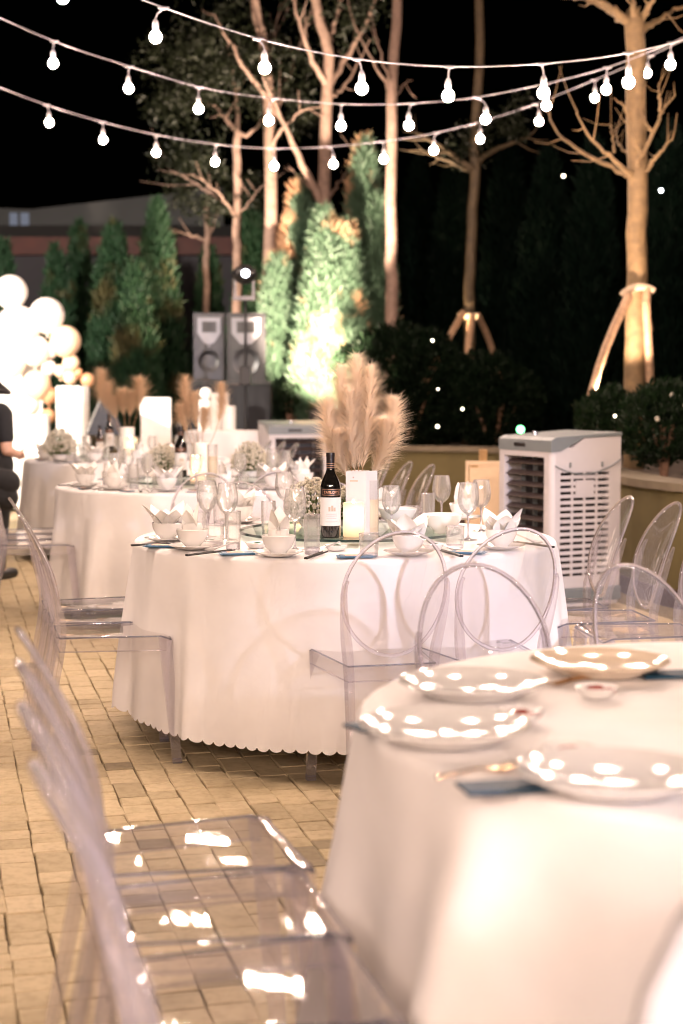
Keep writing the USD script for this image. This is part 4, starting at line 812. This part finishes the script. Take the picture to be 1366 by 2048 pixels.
# ------------------------------------------------------------------ air coolers
def cooler(label, loc, rz, hgt=1.06, simple=False):
    t = thing('air_cooler', label, 'air cooler', loc, rz)
    w, d = .56, .50; zb, zt = .14, hgt - .085
    # shell: four corner walls round the two grilles, so that the openings are real
    fo = (-.225, .205, .24, zt - .06)            # front opening x0, x1, z0, z1 (front is -y)
    so = (-.185, .165, .20, zt - .14)            # side opening y0, y1, z0, z1 (side is +x)
    def framed(x0, x1, z0, z1, o, th):
        return cat_(box((o[0] - x0, th, z1 - z0), ((x0 + o[0]) / 2, 0, (z0 + z1) / 2)), box((x1 - o[1], th, z1 - z0), ((x1 + o[1]) / 2, 0, (z0 + z1) / 2)),
                    box((o[1] - o[0], th, o[2] - z0), ((o[0] + o[1]) / 2, 0, (z0 + o[2]) / 2)), box((o[1] - o[0], th, z1 - o[3]), ((o[0] + o[1]) / 2, 0, (o[3] + z1) / 2)))
    fr = framed(-w / 2, w / 2 - .035, zb, zt, fo, .03); fr.apply_translation((0, -d / 2 + .015, 0))
    sd = framed(-d / 2 + .035, d / 2, zb, zt, so, .03); sd.apply_transform(trimesh.transformations.rotation_matrix(pi / 2, [0, 0, 1])); sd.apply_translation((w / 2 - .015, 0, 0))
    a = np.linspace(-pi / 2, 0, 10); cr = Polygon([(w / 2 - .035, -d / 2 + .035)] + [(w / 2 - .035 + .035 * math.cos(x), -d / 2 + .035 + .035 * math.sin(x)) for x in a])
    corner = ext(cr, zt - zb, zb)
    bk = cat_(box((w - .03, .03, zt - zb), (-.015, d / 2 - .015, (zb + zt) / 2)), box((.03, d - .06, zt - zb), (-w / 2 + .015, 0, (zb + zt) / 2)))
    part(t, 'front_panel', fr, 'appliance_white'); part(t, 'side_panel', sd, 'appliance_white'); part(t, 'corner', corner, 'appliance_white', 40); part(t, 'back_panel', bk, 'appliance_white')
    # dark sheets behind the grilles, painting the shade inside
    part(t, 'inner_cavity', cat_(box((.42, .01, .72), (0, -d / 2 + .14, .56)), box((.01, .36, .72), (w / 2 - .10, 0, .55)), box((.44, .3, .01), (0, 0, zt - .05))), 'louvre_dark')
    n = 10
    for i in range(n):
        z = fo[2] + (fo[3] - fo[2]) * (i + .5) / n; s = box((fo[1] - fo[0], .05, .006)); s.apply_transform(trimesh.transformations.rotation_matrix(.5, [1, 0, 0])); s.apply_translation(((fo[0] + fo[1]) / 2, -d / 2 + .035, z)); part(t, 'slat', s, 'louvre_slat')
    for i in range(3): part(t, 'fin', box((.006, .03, fo[3] - fo[2]), (fo[0] + (fo[1] - fo[0]) * (i + .8) / 3.4, -d / 2 + .075, (fo[2] + fo[3]) / 2)), 'appliance_grey')
    n = 17
    for i in range(n + 1):
        z = so[2] + (so[3] - so[2]) * i / n; part(t, 'grille_bar', box((.012, so[1] - so[0], .0205), (w / 2 - .008, (so[0] + so[1]) / 2, z)), 'appliance_white')
    for i in range(1, 4): part(t, 'grille_upright', box((.010, .014, so[3] - so[2]), (w / 2 - .006, so[0] + (so[1] - so[0]) * i / 4, (so[2] + so[3]) / 2)), 'appliance_white')
    part(t, 'grille_plate', box((.012, .13, .085), (w / 2 - .004, -.01, so[3] - .10)), 'appliance_white')
    # sloping grey top: side profile extruded across
    prof = [(-d / 2, zt), (-d / 2, zt + .045), (-d / 2 + .10, zt + .072), (d / 2, hgt), (d / 2, hgt - .03), (-d / 2 + .20, hgt - .035), (-d / 2 + .10, zt - .012), (-d / 2 + .02, zt - .03)]
    cap = trimesh.creation.extrude_polygon(Polygon([(-d / 2 - .004, zt - .028), (-d / 2 - .004, zt + .04), (-d / 2 + .03, zt + .058), (d / 2 + .004, hgt), (d / 2 + .004, hgt - .022), (-.02, hgt - .03), (-d / 2 + .14, zt + .012), (-d / 2 + .06, zt - .024)]), w + .008, engine='earcut')
    cap.apply_transform(np.array([[0, 0, 1, -(w + .008) / 2], [1, 0, 0, 0], [0, 1, 0, 0], [0, 0, 0, 1.0]])); part(t, 'top_cap', cap, 'appliance_grey')
    sh = trimesh.creation.extrude_polygon(Polygon([(-d / 2 + .145, zt - .002), (-.02, hgt - .034), (d / 2, hgt - .024), (d / 2, zt), (-d / 2 + .15, zt - .002)]), w, engine='earcut')
    sh.apply_transform(np.array([[0, 0, 1, -w / 2], [1, 0, 0, 0], [0, 1, 0, 0], [0, 0, 0, 1.0]])); part(t, 'shoulder', sh, 'appliance_white')
    kn = lathe([(.001, .02), (.018, .02), (.02, 0)], 16); kn.apply_translation((-.06, -.14, zt + .066)); part(t, 'knob', kn, 'steel', 30)
    part(t, 'display', box((.12, .004, .022), (-.05, -d / 2 - .005, zt + .008)), 'louvre_dark')
    part(t, 'base', cat_(rbox((w + .02, d + .02, .085), .012, (0, 0, .095))), 'appliance_grey', 40); part(t, 'water_tray', rbox((w - .01, d - .01, .03), .01, (0, 0, .042)), 'appliance_white', 40)
    for x in (-.22, .22):
        for y in (-.19, .19):
            wh = trimesh.creation.cylinder(.024, .02, sections=14); wh.apply_transform(trimesh.transformations.rotation_matrix(pi / 2, [0, 1, 0])); wh.apply_translation((x, y, .024)); part(t, 'caster', wh, 'black_plastic', 30)
    yc = np.linspace(-.23, .24, 20); part(t, 'power_cord', tube(np.stack([np.full(20, w / 2 + .008), yc, zt - .085 - .075 * (1 - ((yc + .02) / .25) ** 2)], 1), [.0045] * 20, 6), 'appliance_grey', True)
    for y in (-.12, .11): part(t, 'cord_hook', box((.014, .008, .03), (w / 2 + .006, y, zt - .105)), 'appliance_grey')
    return t
th = math.radians(-63)
cor = np.array([W(1100, 1200, 9.35)[0], 9.35]); c_, s_ = math.cos(th), math.sin(th); lc = np.array([.28, -.25]); oc = cor - np.array([c_ * lc[0] - s_ * lc[1], s_ * lc[0] + c_ * lc[1]])
cooler('white evaporative air cooler with grey top and louvres, behind the profile chairs', (oc[0], oc[1], 0), th)
cooler('blurred lavender white air cooler below the loudspeakers', (-.42, 14.3, 0), math.radians(14), 1.02)

fp = thing('cream_panel', 'cream framed panel leaning beside the air cooler', 'panel', (W(985, 1000, 10.6)[0], 10.6, 0), -.18)
ph = Z(922, 10.6); pw = .34
part(fp, 'board', box((pw - .03, .015, ph - .03), (0, 0, ph / 2)), 'cream_panel')
for sx in (-1, 1): part(fp, 'stile', box((.018, .03, ph), (sx * pw / 2, 0, ph / 2)), 'cream_panel')
for z in (.02, ph - .012): part(fp, 'rail', box((pw - .02, .028, .022), (0, 0, z)), 'cream_panel')
part(fp, 'handle_slot', box((.05, .004, .012), (-.12, -.0155, ph - .035)), 'wood_post')
single('wooden_post', box((.052, .052, Z(899, 10.95) + .0), (W(966, 900, 10.95)[0], 10.95, Z(899, 10.95) / 2)), 'wood_post', 'short ochre wooden post behind the cream panel', 'post')

# ------------------------------------------------------------------ sound and light gear at the stage
def speaker(label, u0, u1, v0, v1, Y, rz):
    x0, x1 = W(u0, v0, Y)[0], W(u1, v0, Y)[0]; w, h = x1 - x0, Z(v0, Y) - Z(v1, Y); zb = Z(v1, Y)
    t = thing('loudspeaker', label, 'loudspeaker', ((x0 + x1) / 2, Y, zb), rz); d = .34
    cab = poly([(-w / 2, -.02), (w / 2, -.02), (w / 2 * .72, d), (-w / 2 * .72, d)], h); part(t, 'cabinet', cab, 'speaker_grey')
    def face(pts, dep, y): 
        m = trimesh.creation.extrude_polygon(Polygon(pts), dep, engine='earcut'); m.apply_transform(trimesh.transformations.rotation_matrix(pi / 2, [1, 0, 0])); m.apply_translation((0, y, 0)); return m
    part(t, 'grille', face([(-w * .44, .03), (w * .44, .03), (w * .44, h * .95), (-w * .44, h * .95)], .012, -.02), 'speaker_mesh')
    sh = Polygon([(-w * .37, h * .93), (w * .37, h * .93), (w * .37, h * .70), (w * .14, h * .54), (-w * .14, h * .54), (-w * .37, h * .70)])
    part(t, 'horn_plate', face(np.array(sh.difference(Polygon([(-w * .23, h * .87), (w * .23, h * .87), (w * .23, h * .71), (-w * .23, h * .71)])).exterior.coords), .014, -.033), 'speaker_horn')
    part(t, 'horn_mouth', face([(-w * .23, h * .87), (w * .23, h * .87), (w * .23, h * .71), (-w * .23, h * .71)], .006, -.048), 'speaker_mesh')
    part(t, 'horn_throat', face([(-w * .10, h * .86), (w * .10, h * .86), (w * .10, h * .72), (-w * .10, h * .72)], .004, -.055), 'black_plastic')
    cone = lathe([(.001, -.03), (w * .10, -.02), (w * .30, .012), (w * .36, .016), (w * .37, .010)], 28); cone.apply_transform(trimesh.transformations.rotation_matrix(pi / 2, [1, 0, 0])); cone.apply_translation((0, -.034, h * .28)); part(t, 'woofer', cone, 'speaker_grey', 30)
    for sx in (-1, 1): part(t, 'edge_trim', box((.02, .016, h * .94), (sx * w * .47, -.03, h / 2)), 'speaker_grey')
    lg = trimesh.creation.icosphere(1, .018); lg.apply_translation((0, -.05, h * .52)); part(t, 'badge', lg, 'speaker_horn', True)
speaker('left of the two loudspeakers with pale shield shaped horn', 386, 448, 626, 760, 16.6, .18)
speaker('right of the two loudspeakers, behind the lamp pole', 454, 532, 626, 762, 16.4, -.10)
bs = thing('draped_stand', 'black draped stand carrying the two loudspeakers', 'stand', (W(458, 770, 16.6)[0], 16.6, 0))
bw = (542 - 374) / F * 16.6; part(bs, 'shelf', box((bw, .55, .03), (0, 0, Z(762, 16.6) - .017)), 'black_plastic')
dr = []; n = 80; 
for z, g in ((Z(764, 16.6) - .03, 0), (.6, .6), (.02, 1)):
    pts = np.array(Polygon([(-bw / 2, -.26), (bw / 2, -.26), (bw / 2, .26), (-bw / 2, .26)]).exterior.interpolate(np.linspace(0, 1, n, endpoint=False), normalized=True).__class__ and [(p.x, p.y) for p in [Polygon([(-bw / 2, -.26), (bw / 2, -.26), (bw / 2, .26), (-bw / 2, .26)]).exterior.interpolate(s, normalized=True) for s in np.linspace(0, 1, n, endpoint=False)]])
    dr.append(np.column_stack([pts * (1 + .04 * g * np.sin(np.arange(n) * 1.9))[:, None], np.full(n, z)]))
part(bs, 'drape', grid(np.stack(dr), True), 'black_fabric', 50)
Yl = 14.9
ls = thing('lamp_stand', 'black moving head lamp on a thin pole before the loudspeakers', 'stage lamp', (W(492, 900, Yl)[0], Yl, 0))
zt = Z(600, Yl)
part(ls, 'pole', tube([(0, 0, .0), (0, 0, 1.1), (0, 0, zt)], [.02, .016, .011]), 'black_plastic', True)
for k in range(3): part(ls, 'tripod_leg', tube([(0, 0, .75), (.45 * math.cos(k * 2.09 + .4), .45 * math.sin(k * 2.09 + .4), .0)], [.014, .012]), 'black_plastic')
part(ls, 'controller_box', rbox((.10, .09, .17), .012, (0, -.03, Z(752, Yl))), 'black_plastic', 40)
for sx in (-.085, .085): part(ls, 'yoke_arm', box((.022, .05, .20), (sx - .01, 0, zt + .11)), 'speaker_horn')
part(ls, 'yoke_base', box((.20, .10, .035), (-.01, 0, zt + .015)), 'speaker_horn')
hd = trimesh.creation.icosphere(3, .115); hd.apply_scale((1.0, .95, .78)); hd.apply_translation((-.005, 0, Z(549, Yl))); part(ls, 'lamp_head', hd, 'black_plastic', True)
ln = lathe([(.001, .0), (.034, 0), (.036, -.02)], 20); ln.apply_transform(trimesh.transformations.rotation_matrix(pi / 2, [1, 0, 0])); ln.apply_translation((.008, -.118, Z(548, Yl))); part(ls, 'lens', ln, 'lamp_lens')
# second draped black stand below
mw = thing('wedge_speaker', 'dark wedge shaped loudspeaker left of the pampas on the farthest table', 'loudspeaker', (W(212, 860, 15.4)[0], 15.4, 0), .2)
wz = Z(868, 15.4)
wd = poly([(-.19, 0), (.17, 0), (.02, .34), (-.05, .34)], .4); wd.apply_transform(trimesh.transformations.rotation_matrix(pi / 2, [1, 0, 0])); wd.apply_translation((0, .2, wz)); part(mw, 'cabinet', wd, 'speaker_grey')
part(mw, 'stand', tube([(0, 0, 0), (0, 0, wz)], [.02, .02]), 'black_plastic')
for k in range(3): part(mw, 'stand_leg', tube([(0, 0, .5), (.35 * math.cos(k * 2.09), .35 * math.sin(k * 2.09), 0)], [.012, .012]), 'black_plastic')

# ------------------------------------------------------------------ white decor and balloons on the left
def block(name, u0, u1, v0, Y, d, label, cat, trim=True):
    x0, x1 = W(u0, v0, Y)[0], W(u1, v0, Y)[0]; t = thing(name, label, cat, ((x0 + x1) / 2, Y, 0)); h = Z(v0, Y)
    part(t, 'body', rbox((x1 - x0, d, h), .012, (0, 0, h / 2)), 'white_paint', 40)
    return t
block('welcome_board', 281, 342, 795, 15.8, .05, 'bright white blank board between the two tan pampas vases', 'board')
def cyl(name, u0, u1, v0, Y, label, cat='plinth'):
    x0, x1 = W(u0, v0, Y)[0], W(u1, v0, Y)[0]; r = (x1 - x0) / 2; h = Z(v0, Y)
    t = thing(name, label, cat, ((x0 + x1) / 2, Y, 0)); part(t, 'drum', lathe([(.001, 0), (r, 0), (r, h - .01), (r - .01, h), (.001, h)], 36), 'white_paint', 40); return t
cyl('plinth', 422, 458, 786, 15.6, 'slim white cylinder plinth right of the middle pampas'); cyl('plinth', 440, 472, 812, 15.3, 'shorter white cylinder plinth below the loudspeakers')
cyl('plinth', 396, 426, 800, 15.9, 'white cylinder plinth carrying a white ball behind the pampas')
b = trimesh.creation.icosphere(3, .062); single('decor_ball', b, 'white_paint', 'white ball on the plinth behind the middle pampas', 'ball', True, (W(412, 786, 15.9)[0], 15.9, Z(800, 15.9) + .062))
dt = thing('cake_table', 'small white draped table below the white plinths', 'table', (W(450, 880, 14.6)[0], 14.6, 0)); hh = Z(862, 14.6); a = np.arange(72) * 2 * pi / 72
part(dt, 'top', lathe([(.001, hh - .02), (.36, hh - .02), (.36, hh), (.001, hh)], 36), 'white_paint', 40)
part(dt, 'drape', grid(np.stack([np.stack([(r + f * np.sin(a * 9)) * np.cos(a), (r + f * np.sin(a * 9)) * np.sin(a), np.full(72, z)], 1) for r, f, z in ((.364, 0, hh + .002), (.37, .004, hh - .03), (.39, .02, .4), (.41, .035, .02))]), True), 'cloth', True)
Yb = 17.4
bd = thing('backdrop_panel', 'white arched backdrop panel behind the balloons at the left edge', 'backdrop', (W(8, 800, Yb)[0], Yb + .1, 0))
w = (66 + 90) / F * Yb; arch = [(-w / 2 - .15, 0), (w / 2 - .02, 0)] + [(-.08 + (w / 2 + .06) * math.cos(x), Z(700, Yb) + .30 * math.sin(x)) for x in np.linspace(0, pi, 24)]
am = trimesh.creation.extrude_polygon(Polygon(arch), .05, engine='earcut'); am.apply_transform(trimesh.transformations.rotation_matrix(pi / 2, [1, 0, 0])); part(bd, 'panel', am, 'white_paint', 40)
for sx in (-.3, .2): part(bd, 'foot', box((.05, .5, .03), (sx, .1, .015)), 'white_paint')
cyl('plinth', 112, 178, 772, 16.3, 'wide bright white plinth right of the balloon garland'); cyl('plinth', 60, 100, 830, 16.6, 'low white plinth under the balloon garland')
def balloon(u, v, r, Y, m, label):
    rr = r / F * Y; s = trimesh.creation.icosphere(3, rr); vv = s.vertices; vv[:, 2] *= np.where(vv[:, 2] < 0, 1.10, 1.0); vv[:, :2] *= np.where(vv[:, 2:] < 0, 1 - .10 * (vv[:, 2:] / rr) ** 2, 1)
    t = thing('balloon', label, 'balloon', W(u, v, Y)); part(t, 'skin', s, m, True)
    k = lathe([(.001, -rr * 1.09), (.012, -rr * 1.10 - .02), (.016, -rr * 1.10 - .028)], 10); part(t, 'knot', k, m)
for u, v, r, mt_, lab in [(22, 583, 33, 'balloon_white', 'large white balloon at the top of the garland'), (94, 630, 35, 'balloon_white', 'round cream balloon right of the top one, dark gap beside it'), (131, 682, 31, 'balloon_peach', 'cream balloon at the right end of the garland, orange rim'),
        (36, 655, 44, 'balloon_white', 'biggest white balloon inside the garland'), (70, 700, 30, 'balloon_white', 'white balloon in the middle of the garland'), (142, 725, 17, 'balloon_peach', 'small cream balloon below the right end one'),
        (156, 744, 9, 'balloon_tan', 'tiny balloon at the lower right of the garland'), (140, 755, 14, 'balloon_peach', 'small balloon above the wide plinth'), (73, 770, 29, 'balloon_peach', 'yellowish cream balloon low in the garland'),
        (121, 742, 13, 'balloon_peach', 'small balloon between the low and the right ones'), (98, 735, 15, 'balloon_white', 'small white balloon left of the small peach ones'), (175, 760, 14, 'balloon_tan', 'orange tan balloon against the green cypress'), (98, 790, 17, 'balloon_tan', 'tan balloon tucked beside the low cream balloon'),
        (20, 720, 34, 'balloon_white', 'white balloon at the left edge of the garland'), (100, 700, 16, 'balloon_white', 'small white balloon under the round cream one'), (96, 832, 15, 'balloon_tan', 'small tan balloon above the low plinth'), (60, 810, 20, 'balloon_white', 'white balloon just over the low plinth')]:
    balloon(u, v, r, Yb - .35 - .004 * r, mt_, lab)

# ------------------------------------------------------------------ person at the left edge (mostly outside the frame)
import manifold3d as m3
def body(bones, ref=.022, it=8):
    Ms = []
    for (p, r), (p2, r2) in bones: Ms.append(m3.Manifold.batch_hull([m3.Manifold.sphere(r, 20).translate(tuple(map(float, p))), m3.Manifold.sphere(r2, 20).translate(tuple(map(float, p2)))]))
    m = m3.Manifold.batch_boolean(Ms, m3.OpType.Add).refine_to_length(ref).to_mesh(); t = trimesh.Trimesh(m.vert_properties[:, :3], m.tri_verts); trimesh.smoothing.filter_taubin(t, iterations=it); return t
Yp = 11.0; px = W(-27, 800, Yp)[0]
pe = thing('person', 'person in black clothes with dark hair, bent arm, cut by the left picture edge', 'person', (px, Yp, 0), 2.75)
J = lambda x, y, z: np.array([x, y, z])
hip, chest, neck = J(0, .0, .80), J(0, .02, 1.10), J(0, .0, 1.24)
hl = {}
bones = [((hip, .125), (J(0, 0, .95), .11)), ((J(0, 0, .95), .11), (chest, .125)), ((J(-.13, .02, 1.15), .06), (J(.13, .02, 1.15), .06)), ((chest, .11), (neck, .05)), ((neck, .048), (J(0, -.01, 1.32), .05))]
for sx in (-1, 1):
    bones += [((J(sx * .08, 0, .78), .095), (J(sx * .085, .01, .44), .062)), ((J(sx * .085, .01, .44), .058), (J(sx * .085, .03, .08), .038)), ((J(sx * .085, .03, .06), .036), (J(sx * .09, -.12, .03), .026))]
    el, wr = J(sx * .185, .04, .90), J(sx * .13, -.16, .86)
    bones += [((J(sx * .155, .02, 1.14), .050), (el, .040)), ((el, .038), (wr, .026)), ((wr, .026), (wr + [-sx * .03, -.06, .0], .028))]
    for f in range(4):
        a0 = wr + np.array([-sx * (.012 + .016 * f), -.085, .008 - .004 * f]); bones.append(((a0, .010), (a0 + [-sx * .01, -.035 - .006 * (f in (1, 2)), -.012], .008))); bones.append(((a0 + [-sx * .01, -.035 - .006 * (f in (1, 2)), -.012], .008), (a0 + [-sx * .012, -.045, -.036], .007)))
    bones.append(((wr + [sx * .004, -.04, .01], .012), (wr + [-sx * .002, -.085, .03], .008)))
hc = J(0, -.015, 1.405)
bones += [((hc + [0, .015, .03], .078), (hc + [0, .01, -.01], .076)), ((hc + [0, -.02, -.03], .062), (hc + [0, -.03, -.07], .040)), ((hc + [0, -.085, -.005], .010), (hc + [0, -.10, -.03], .013)), ((hc + [-.076, .01, -.01], .014), (hc + [-.078, .014, -.035], .010)), ((hc + [.076, .01, -.01], .014), (hc + [.078, .014, -.035], .010))]
part(pe, 'body', body(bones, .016, 6), 'skin', True)
for sx in (-1, 1):
    e = trimesh.creation.icosphere(2, .011); e.apply_translation(hc + [sx * .030, -.074, .0]); part(pe, 'eye', e, 'card', True)
mo = trimesh.creation.icosphere(2, .014); mo.apply_scale((1.4, .4, .4)); mo.apply_translation(hc + [0, -.072, -.062]); part(pe, 'mouth', mo, 'balloon_tan', True)
hr = body([((hc + [0, .03, .035], .088), (hc + [0, .045, -.02], .085)), ((hc + [-.03, .05, -.02], .07), (hc + [-.10, .03, -.085], .045)), ((hc + [-.10, .03, -.085], .045), (hc + [-.185, .02, -.115], .018)), ((hc + [.05, .05, -.02], .06), (hc + [.09, .03, -.10], .04))], .02, 4); part(pe, 'hair', hr, 'hair_black', True)
tp = [((J(0, 0, .80), .140), (J(0, 0, .95), .122)), ((J(0, 0, .95), .122), (chest, .137)), ((J(-.13, .02, 1.15), .070), (J(.13, .02, 1.15), .070))]
for sx in (-1, 1): tp.append(((J(sx * .15, .02, 1.14), .062), (J(sx * .175, .035, .985), .056)))
part(pe, 'shirt', body(tp, .02, 6), 'black_cotton', True)
tr_ = []
for sx in (-1, 1): tr_ += [((J(sx * .08, 0, .80), .112), (J(sx * .088, .01, .44), .078)), ((J(sx * .088, .01, .44), .078), (J(sx * .088, .03, .10), .055))]
part(pe, 'trousers', body(tr_ + [((J(-.05, 0, .82), .115), (J(.05, 0, .82), .115))], .02, 6), 'black_cotton', True)
part(pe, 'scarf', body([((J(-.07, .05, 1.24), .045), (J(.06, .05, 1.24), .045)), ((J(-.075, .05, 1.23), .045), (J(-.09, .06, 1.13), .040))], .02, 4), 'lilac_scarf', True)
for sx in (-1, 1): part(pe, 'shoe', rbox((.085, .25, .07), .03, (sx * .088, -.05, .036)), 'black_plastic', 40)
single('shoulder_bag', body([((J(-.02, 0, 0), .085), (J(.06, 0, -.02), .09)), ((J(0, 0, -.10), .09), (J(.05, 0, -.12), .085))], .02, 4), 'black_cotton', 'black bag hanging at the hip of the person at the left edge', 'bag', True, (px + .12, Yp - .22, Z(970, Yp) + .05))

# ------------------------------------------------------------------ festoon strings
def bulb_unit():
    glass = lathe([(.001, -.0314)] + [(.031 * math.sin(x), -.031 * math.cos(x)) for x in np.linspace(.2, 2.62, 10)] + [(.0145, .028)], 18); glass.apply_translation((0, 0, -.142)); 
    sock = lathe([(.0145, -.112), (.0165, -.108), (.0165, -.072), (.012, -.058), (.006, -.05), (.001, -.05)], 12); return glass, sock
bg, bs_ = bulb_unit()
def festoon(label, pts, x0, x1, sp, name='string_lights', phase=0.0, first=None, rad=.0040, drop=1.0, seed=1):
    """pts: world points of the cable; bulbs every sp metres along x"""
    from scipy.interpolate import CubicSpline
    p = np.array(sorted(map(tuple, pts))); cs = CubicSpline(p[:, 0], p[:, 1:], bc_type='natural'); q = np.random.default_rng(seed)
    xs = np.linspace(x0, x1, 90); c = np.column_stack([xs, cs(xs)]); t = thing(name, label, 'string lights', (0, 0, 0))
    part(t, 'cable', tube(c, [rad] * 90, 6), 'white_cable', True)
    for x in first if first is not None else np.arange(x0 + phase, x1, sp):
        if not x0 < x < x1: continue
        o = np.array([x, *cs(x)]); sw = .018 * q.normal()
        dc = part(t, 'drop_cord', tube([o, o + [sw * .8, 0, -.035], o + [sw, 0, -.062 * drop]], [.0062, .0042, .0042], 6), 'white_cable', True)
        part(t, 'cable_joint', tube([o + [-.03, 0, 0], o + [0, 0, -.004], o + [.03, 0, .0]], [.005, .0105, .005], 6), 'white_cable', True)
        for nm, m, mt_ in (('socket', bs_, 'bulb_socket'), ('bulb', bg, 'bulb_glow')):
            mm = m.copy(); mm.apply_translation(o + [sw, 0, -.01 * drop]); part(dc, nm, mm, mt_, True)
def pix(l, Y): return [W(u, v, Y) for u, v in l]
Y1, Y2, Y3 = 8.6, 11.4, 14.1
e1 = pix([(-420, -290), (-120, -170), (140, -58), (335, 18), (520, 78), (715, 118), (895, 133), (1075, 128), (1245, 108), (1366, 80), (1700, -40)], Y1)
e2 = pix([(-500, -190), (-160, -30), (0, 36), (120, 87), (267, 135), (403, 175), (550, 197), (683, 208), (820, 207), (950, 195), (1075, 171), (1205, 138), (1325, 93), (1420, 50), (1800, -160)], Y2)
e3 = pix([(-500, -40), (-100, 132), (0, 175), (103, 213), (213, 246), (320, 271), (437, 289), (547, 297), (660, 293), (765, 283), (870, 266), (960, 244), (1065, 210), (1160, 172), (1260, 130), (1366, 80), (1700, -110)], Y3)
fx = lambda us, Y: [(u - 683) / F * Y for u in us]
festoon('nearest string of round bulbs sagging across the top of the picture', e1, e1[0][0], e1[-1][0], 0, first=fx([-260, -60, 140, 335, 520, 715, 895, 1075, 1245, 1420, 1600], Y1), rad=.0040, seed=2)
festoon('middle string of round bulbs across the top', e2, e2[0][0], e2[-1][0], 0, first=fx([-320, -170, -20, 120, 267, 403, 550, 683, 820, 950, 1085, 1205, 1330, 1460, 1600], Y2), seed=3)
festoon('lowest and farthest string of round bulbs', e3, e3[0][0], e3[-1][0], 0, first=fx([-330, -220, -110, -2, 103, 213, 320, 437, 547, 660, 765, 870, 960, 1065, 1180, 1290, 1420, 1540], Y3), rad=.0042, seed=5)
for i, (Yq, lab) in enumerate([(5.6, 'unseen string of bulbs above the frame, lighting the tables below and behind'), (-1.4, 'unseen string of bulbs just behind the camera, lighting the cloths'), (-3.0, 'second unseen string of bulbs behind the camera, lighting the cloths'), (-4.6, 'third unseen string of bulbs behind the camera, lighting the cloths'), (-6.4, 'farthest unseen string of bulbs behind the camera, lighting the cloths')]):  # out of view, placed to light cloths and chairs with warm bulbs
    xs = np.linspace(-4.2, 4.2, 9); festoon(lab, [(x, Yq + .02 * x, (3.0 if i == 0 else 2.75) + .06 * x * x * .75) for x in xs], -4.2, 4.2, 0.40 if i == 0 else .36, phase=.13 * i, seed=9 + i)
pp = thing('potted_plant', 'unseen broad leaved potted plant, out of view, breaking up the floodlight beam', 'plant', (2.93, -.35, 0))  # out of view, placed to break the flood beam into patches
part(pp, 'pot', lathe([(.001, 0), (.17, 0), (.22, .40), (.24, .42), (.22, .43), (.20, .38), (.001, .36)], 28), 'wood_post', 40)
q = np.random.default_rng(77); C = q.normal(size=(280, 3)); C *= (q.random(280) ** .4 / np.linalg.norm(C, axis=1))[:, None] * [.32, .32, .62]; C += [0, 0, 1.62]
part(pp, 'foliage', leaf_cards(C, q.uniform(.16, .30, 280), q.uniform(.07, .12, 280), C - [0, 0, 1.2], q, .6), 'shrub_painted_dark')
part(pp, 'stem', cat_(*[tube([(0, 0, .36), (x * .3, y * .3, 1.1), (x, y, 1.7)], [.014, .010, .005], 6) for x, y in q.uniform(-.25, .25, (6, 2))]), 'twig')
# slim posts that carry the strings at both sides
for sx, lab in ((-1, 'slim white post carrying the strings, outside on the left'), (1, 'slim white post carrying the strings, outside on the right')):
    single('light_post', tube([(sx * 4.35, 5.6, 0), (sx * 4.35, 5.6, 4.2)], [.03, .025]), 'white_paint', lab, 'post', True)
